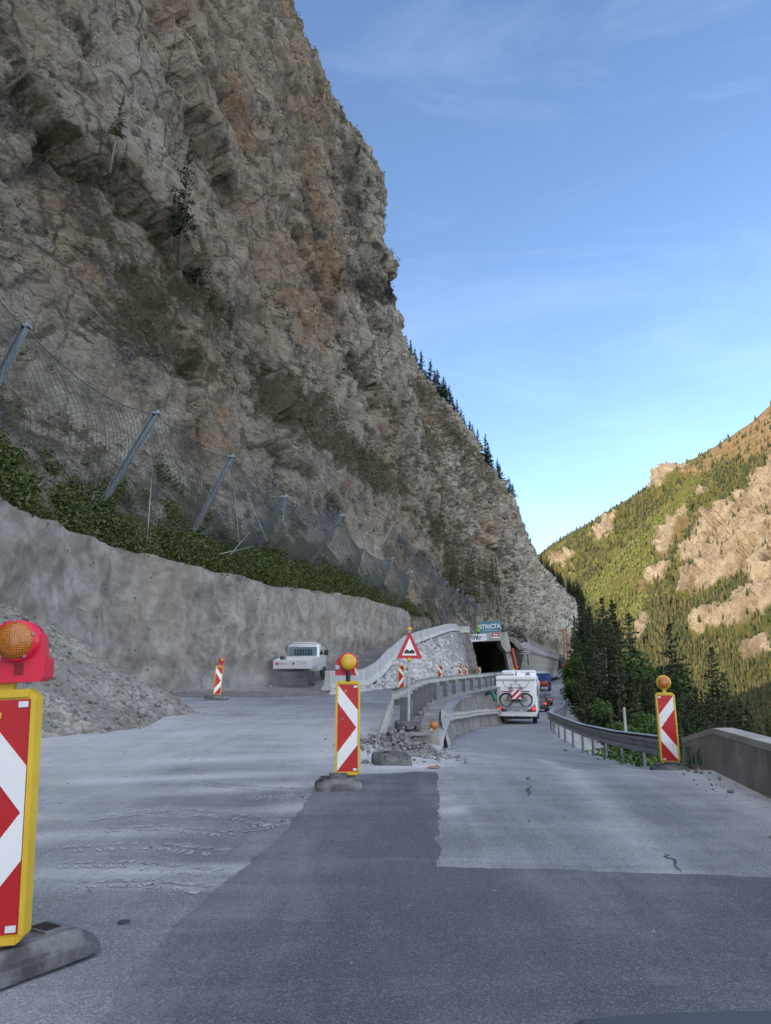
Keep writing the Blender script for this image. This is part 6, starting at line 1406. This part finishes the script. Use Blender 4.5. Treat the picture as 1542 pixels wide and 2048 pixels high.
def place(proto, pxt, pyt, Y, H, base_h, label, group=None, lean=None, rz=None):
    """tree whose top is measured at (pxt, pyt) on plane Y"""
    p = at(pxt, pyt, Y); s = H/base_h; loc = (p.x, Y, p.z-H); r_ = rnd.uniform(0, 6.28) if rz is None else rz
    sc = (s*rnd.uniform(.88, 1.1), s*rnd.uniform(.88, 1.1), s); tl = (rnd.uniform(-.03, .03), rnd.uniform(-.03, .03)) if lean is None else lean
    if id(proto) not in used:
        used.add(id(proto)); proto.location = loc; proto.rotation_euler = (tl[0], tl[1], r_); proto.scale = sc; proto['label'] = label
        if group: proto['group'] = group
        return proto
    o = dup(proto, loc, r_, label, group, sc, tl)
    if not group and 'group' in o: del o['group']
    return o
rnd = random.Random(77)
G1 = 'dark spruces right of the descending road'; L1 = 'tall dark spruce in the dense stand right of the descending road'
for px, py, Y, H in ((1184, 1206, 104, 25), (1200, 1192, 98, 26), (1216, 1190, 92, 26), (1231, 1222, 100, 24), (1170, 1246, 112, 22), (1158, 1268, 122, 19), (1208, 1230, 84, 22), (1190, 1250, 80, 20), (1226, 1262, 78, 20), (1178, 1290, 92, 17), (1165, 1300, 100, 15), (1218, 1300, 66, 16), (1196, 1310, 72, 16), (1240, 1290, 88, 20), (1276, 1300, 92, 20), (1300, 1320, 84, 18), (1320, 1330, 90, 18), (1362, 1330, 88, 18), (1380, 1345, 80, 16), (1425, 1370, 86, 15), (1248, 1330, 70, 15), (1300, 1370, 62, 13), (1360, 1380, 62, 13), (1470, 1395, 84, 14), (1500, 1420, 80, 12), (1530, 1432, 78, 11), (1400, 1400, 60, 12), (1450, 1420, 60, 11), (1330, 1400, 54, 11), (1520, 1450, 58, 9), (1480, 1450, 52, 9), (1220, 1380, 60, 12), (1270, 1385, 56, 12)):
    place(SP[rnd.randrange(4)], px, py, Y, H, 18, L1, G1)
for k in range(24):
    px = rnd.uniform(1148, 1222); py = float(np.interp(px, [1148, 1175, 1222], [1185, 1205, 1245]))+rnd.uniform(0, 45); place(SP[k % 4], px, py, rnd.uniform(150, 225), rnd.uniform(20, 26), 18, 'dark spruce between the pale rock face and the dense roadside stand', 'spruces between the rock face and the roadside stand')
for k in range(46):
    px = 1146+(1560-1146)*(k+rnd.random())/46; py = float(np.interp(px, [1146, 1175, 1200, 1240, 1300, 1340, 1400, 1450, 1500, 1560], [1345, 1270, 1235, 1290, 1335, 1330, 1360, 1388, 1415, 1450]))+rnd.uniform(0, 55)
    place(SP[(0, 2, 0, 1, 2)[k % 5]], px, py, rnd.uniform(54, 76), rnd.uniform(14, 19), 18, L1, G1)
place(SOL, 1258, 1216, 86, 24, 18, 'single spruce with open tiers standing just right of the dense stand')
place(SOL, 1336, 1238, 74, 22, 18, 'large spruce with broad dark tiers left of the beacon with the orange lamp')
place(SOL, 1408, 1286, 78, 19, 18, 'spruce with open drooping tiers behind the right beacon, second from the right')
place(SOL, 1449, 1338, 80, 16, 18, 'smallest open tiered spruce at the right end of the tree row')
place(BR[0], 1292, 1290, 78, 15, 10, 'bright green broadleaf tree between the dark spruces'); place(BR[1], 1262, 1330, 72, 11, 10, 'lower green broadleaf tree left of the bright one'); place(BR[0], 1166, 1296, 112, 11, 10, 'green broadleaf tree leaning over the far guard rail'); place(BR[1], 1525, 1458, 46, 6, 10, 'light green bushy tree at the right edge behind the parapet'); place(BR[0], 1172, 1340, 98, 10, 10, 'small green tree behind the guard rail below the stand'); place(BR[1], 1235, 1400, 48, 7, 10, 'bushy green tree under the tall bare trunks'); place(BR[0], 1290, 1420, 40, 6, 10, 'green bush behind the middle of the right guard rail')
# bare slender trunks in front of the stand
bt = thing('bare_tree', 'x', 'tree', (0, 0, -500)); b = MB(); b.tube([(0, 0, -1), (.05, 0, 6), (-.06, .05, 14)], [.12, .09, .03], 7); b.build('trunk', M['barkpale'], bt); b = MB(); r2 = random.Random(4)
for k in range(34): z = r2.uniform(2, 13.6); a = r2.uniform(0, 6.28); l = r2.uniform(.5, 1.5); b.tube([(0, 0, z), (math.cos(a)*l*.6, math.sin(a)*l*.6, z-.1), (math.cos(a)*l, math.sin(a)*l, z-.35)], [.022, .014, .006], 3, cap=False)
b.build('crown', M['dry'], bt)
for px, py, Y, H, l in ((1203, 1296, 62, 15, 'bare pale trunk left of the tall pair in front of the spruces'), (1213, 1310, 60, 14, 'thick bare pale trunk in front of the dense spruce stand'), (1322, 1330, 66, 15, 'thin bare trunk leaning beside the right beacon lamp'), (1228, 1330, 66, 13, 'thin bare trunk right of the thick pale one')):
    place(bt, px, py, Y, H, 14, l, None, (0, R(-3)))
# ridge trees against the sky
G2 = 'spruces along the sloping cliff crest'; L2_ = 'spruce standing on the sloping cliff crest against the sky'
for px, py, H in ((812, 668, 13), (822, 676, 13), (831, 690, 13), (845, 698, 14), (858, 716, 14), (866, 735, 12), (876, 734, 13), (884, 748, 12), (890, 762, 12), (899, 766, 10), (914, 795, 11), (921, 812, 9), (930, 826, 9), (938, 836, 10), (947, 845, 10), (955, 852, 8), (969, 862, 11), (975, 880, 8), (992, 912, 8), (999, 922, 7), (1018, 948, 6), (818, 690, 10), (852, 735, 9), (905, 790, 9), (1025, 962, 5)):
    place(THIN[rnd.randrange(3)], px, py+4, 191+rnd.uniform(-.5, 5), H*1.25, 14, L2_, G2)
G3 = 'spruces on the wooded ridge behind the last rock face'; L3 = 'dark spruce on the wooded ridge behind the pale rock face'
for k in range(46):
    px = rnd.uniform(1058, 1165); py = np.interp(px, [1058, 1085, 1110, 1165], [1082, 1105, 1132, 1168])+rnd.uniform(0, 14); place(SP[rnd.randrange(4)], px, py, 322+rnd.uniform(0, 40), rnd.uniform(9, 15), 18, L3, G3)
for k in range(26):
    px = rnd.uniform(1120, 1250); py = np.interp(px, [1120, 1165, 1200, 1250], [1150, 1190, 1230, 1290])+rnd.uniform(0, 40); place(SP[rnd.randrange(4)], px, py, rnd.uniform(328, 400), rnd.uniform(17, 25), 18, L3, G3)
# trees rooted in the cliff
for px, py, Y_, H_, pr_, l in ((236, 182, None, 150, 1, 'pale half dead pine leaning on the cliff face, highest of the cliff trees'), (375, 282, None, 230, 0, 'dark pine growing from the cliff face above the others'), (404, 448, None, 150, 0, 'dark pine growing from the cliff ledge below the tallest one'), (350, 378, None, 110, 2, 'short dark pine left of the tallest cliff pine'), (462, 610, None, 60, 2, 'lowest small pine on the cliff face'), (252, 290, None, 60, 2, 'bushy pine below the pale leaning one')):
    base_px = at(px, py, 40); q = cliff_pt(px+8, py+H_*.6, 14) or at(px, py, 45); Y = q.y-.8; Hm = abs(at(px, py, Y).z-at(px, py+H_, Y).z)
    src = CLF[pr_ % 2] if pr_ != 1 else DEAD[0]
    o = place(src, px, py, Y, Hm, 14 if pr_ != 1 else 16, l, None, (0, R(4)))
G4 = 'thin dying spruces below the far cliff'; L4 = 'thin bare stemmed spruce at the foot of the far cliff face'
for k in range(26):
    px = rnd.uniform(888, 1000); py = rnd.uniform(1075, 1130)+(px-888)*.25; q = cliff_pt(px, py+70, 12, 96, 320); Y = q.y-1.0 if q else 150; Hh = abs(at(px, py, Y).z-at(px, py+rnd.uniform(70, 120), Y).z); place(DEAD[rnd.randrange(2)], px, py, Y, Hh, 16, L4, G4)
for p_ in SP+THIN+CLF+DEAD+BR+[SOL, bt]:
    if p_.location.z < -400:
        for c in list(p_.children): bpy.data.objects.remove(c)
        bpy.data.objects.remove(p_)
# brush on the bank
rs = np.random.RandomState(9); P = []; S_ = []
cand = np.argwhere((Yg > 14) & (Yg < 86) & (hgt < 6.5)); w = D[cand[:, 0], cand[:, 1]]; hh_ = hgt[cand[:, 0], cand[:, 1]]; yy_ = Yg[cand[:, 0], cand[:, 1]]
cl = 1.25*fbm(w, 1/2.2, 4, .6)+.5*np.exp(-((hh_-.6)/1.3)**2)-.13*np.clip(hh_-2, 0, None)-.02*np.clip(yy_-50, 0, None)
m = cl > .05; w = w[m]; cl = cl[m]; hh_ = hh_[m]
QD = []; idx = rs.choice(len(w), 7500, p=np.clip(cl, .05, 1)/np.clip(cl, .05, 1).sum()); Q = []
for i in idx:
    c = w[i]; h = rs.uniform(.14, .55)**1.0*(1.35 if hh_[i] < 1.4 else .75)*(1+1.2*(rs.rand() < .06)); (Q if rs.rand() < .74 else QD).append(leafcloud(rs, c+np.array([.15, -.1, h*.5]), h, 24, .085, .8, .6))
V, Fq = qmesh(Q); arr_mesh('undergrowth', V, Fq, M['brush'], kind='stuff'); V, Fq = qmesh(QD); arr_mesh('dry_undergrowth', V, Fq, M['grass'], kind='stuff')
# trailing scrub on the cliff ledges
mk_ = (veg > .62) & (hgt > 5) & (Yg > 20) & (Yg < 330); cand = np.argwhere(mk_); w = D[cand[:, 0], cand[:, 1]]; px_, py_c = pxc[mk_], pyc[mk_]; keepm = (px_ > -40) & (px_ < 1240) & (py_c > -60); w = w[keepm]
idx = rs.choice(len(w), min(len(w), 9000)); Q = []
for i in idx:
    c = w[i]; k_ = c[1]/60; Q.append(leafcloud(rs, c+np.array([.1, -.1, .15]), rs.uniform(.15, .5)*max(.7, k_**.6), 9, .12*max(.8, k_**.6), .8, .6))
V, Fq = qmesh(Q); arr_mesh('scrub', V, Fq, M['scrub'], kind='stuff')
# green herbs on the bank right of the road and brush behind the rail
w = slope_V.reshape(-1, 3); d_ = dd.reshape(-1); mk_ = (w[:, 1] > 14) & (w[:, 1] < 75) & (d_ < 18) & (d_ > .5) & (scree.reshape(-1) < .35); w = w[mk_]; n_ = 4200; i_ = rs.choice(len(w), n_); Q = []
for i in i_:
    c = w[i]+rs.normal(0, .4, 3)*np.array([1, 1, 0]); h = rs.uniform(.12, .42)*(1 if c[1] > 20 else 1.2); Q.append(leafcloud(rs, c+np.array([0, 0, h*.4]), h, 16, .095, .8, .8))
V, Fq = qmesh(Q); arr_mesh('undergrowth', V, Fq, M['broad'], kind='stuff')
p = at(1198, 1432, 26); b = MB(); b.cyl((p.x+1.2, 27, p.z-.2), .05, .9, n=8); o = b.build('marker_post', M['conc_white']); tag(o, 'white marker post among the herbs behind the right guard rail', 'marker post')
# ------------------------------------------------------------------ dust behind the pickup
b = MB(); b.lathe([(0, -1), (.6, -.8), (.95, -.3), (1, .1), (.8, .6), (.45, .9), (0, 1)], 20); o = b.build('dust', None or NT('dust_cloud').m, None, (-6.2, 32.4, .8)); o.scale = (5.2, 5.4, 1.3); o['kind'] = 'stuff'
dm = o.data.materials[0].node_tree; dm.nodes.clear(); ou = dm.nodes.new('ShaderNodeOutputMaterial'); pv = dm.nodes.new('ShaderNodeVolumePrincipled'); pv.inputs['Color'].default_value = (.93, .91, .88, 1)
tcd = dm.nodes.new('ShaderNodeTexCoord'); no = dm.nodes.new('ShaderNodeTexNoise'); no.inputs['Scale'].default_value = 1.7; no.inputs['Detail'].default_value = 4; dm.links.new(tcd.outputs['Object'], no.inputs['Vector'])
gr = dm.nodes.new('ShaderNodeVectorMath'); gr.operation = 'LENGTH'; dm.links.new(tcd.outputs['Object'], gr.inputs[0])
mr = dm.nodes.new('ShaderNodeMapRange'); mr.interpolation_type = 'SMOOTHSTEP'; mr.inputs['From Min'].default_value = .05; mr.inputs['From Max'].default_value = 1.0; mr.inputs['To Min'].default_value = 1; mr.inputs['To Max'].default_value = 0; dm.links.new(gr.outputs['Value'], mr.inputs['Value'])
m1 = dm.nodes.new('ShaderNodeMapRange'); m1.inputs['From Min'].default_value = .38; m1.inputs['From Max'].default_value = .72; dm.links.new(no.outputs['Fac'], m1.inputs['Value'])
m2 = dm.nodes.new('ShaderNodeMath'); m2.operation = 'MULTIPLY'; dm.links.new(mr.outputs['Result'], m2.inputs[0]); dm.links.new(m1.outputs['Result'], m2.inputs[1])
m3 = dm.nodes.new('ShaderNodeMath'); m3.operation = 'MULTIPLY'; dm.links.new(m2.outputs[0], m3.inputs[0]); m3.inputs[1].default_value = .12; dm.links.new(m3.outputs[0], pv.inputs['Density']); dm.links.new(pv.outputs['Volume'], ou.inputs['Volume'])
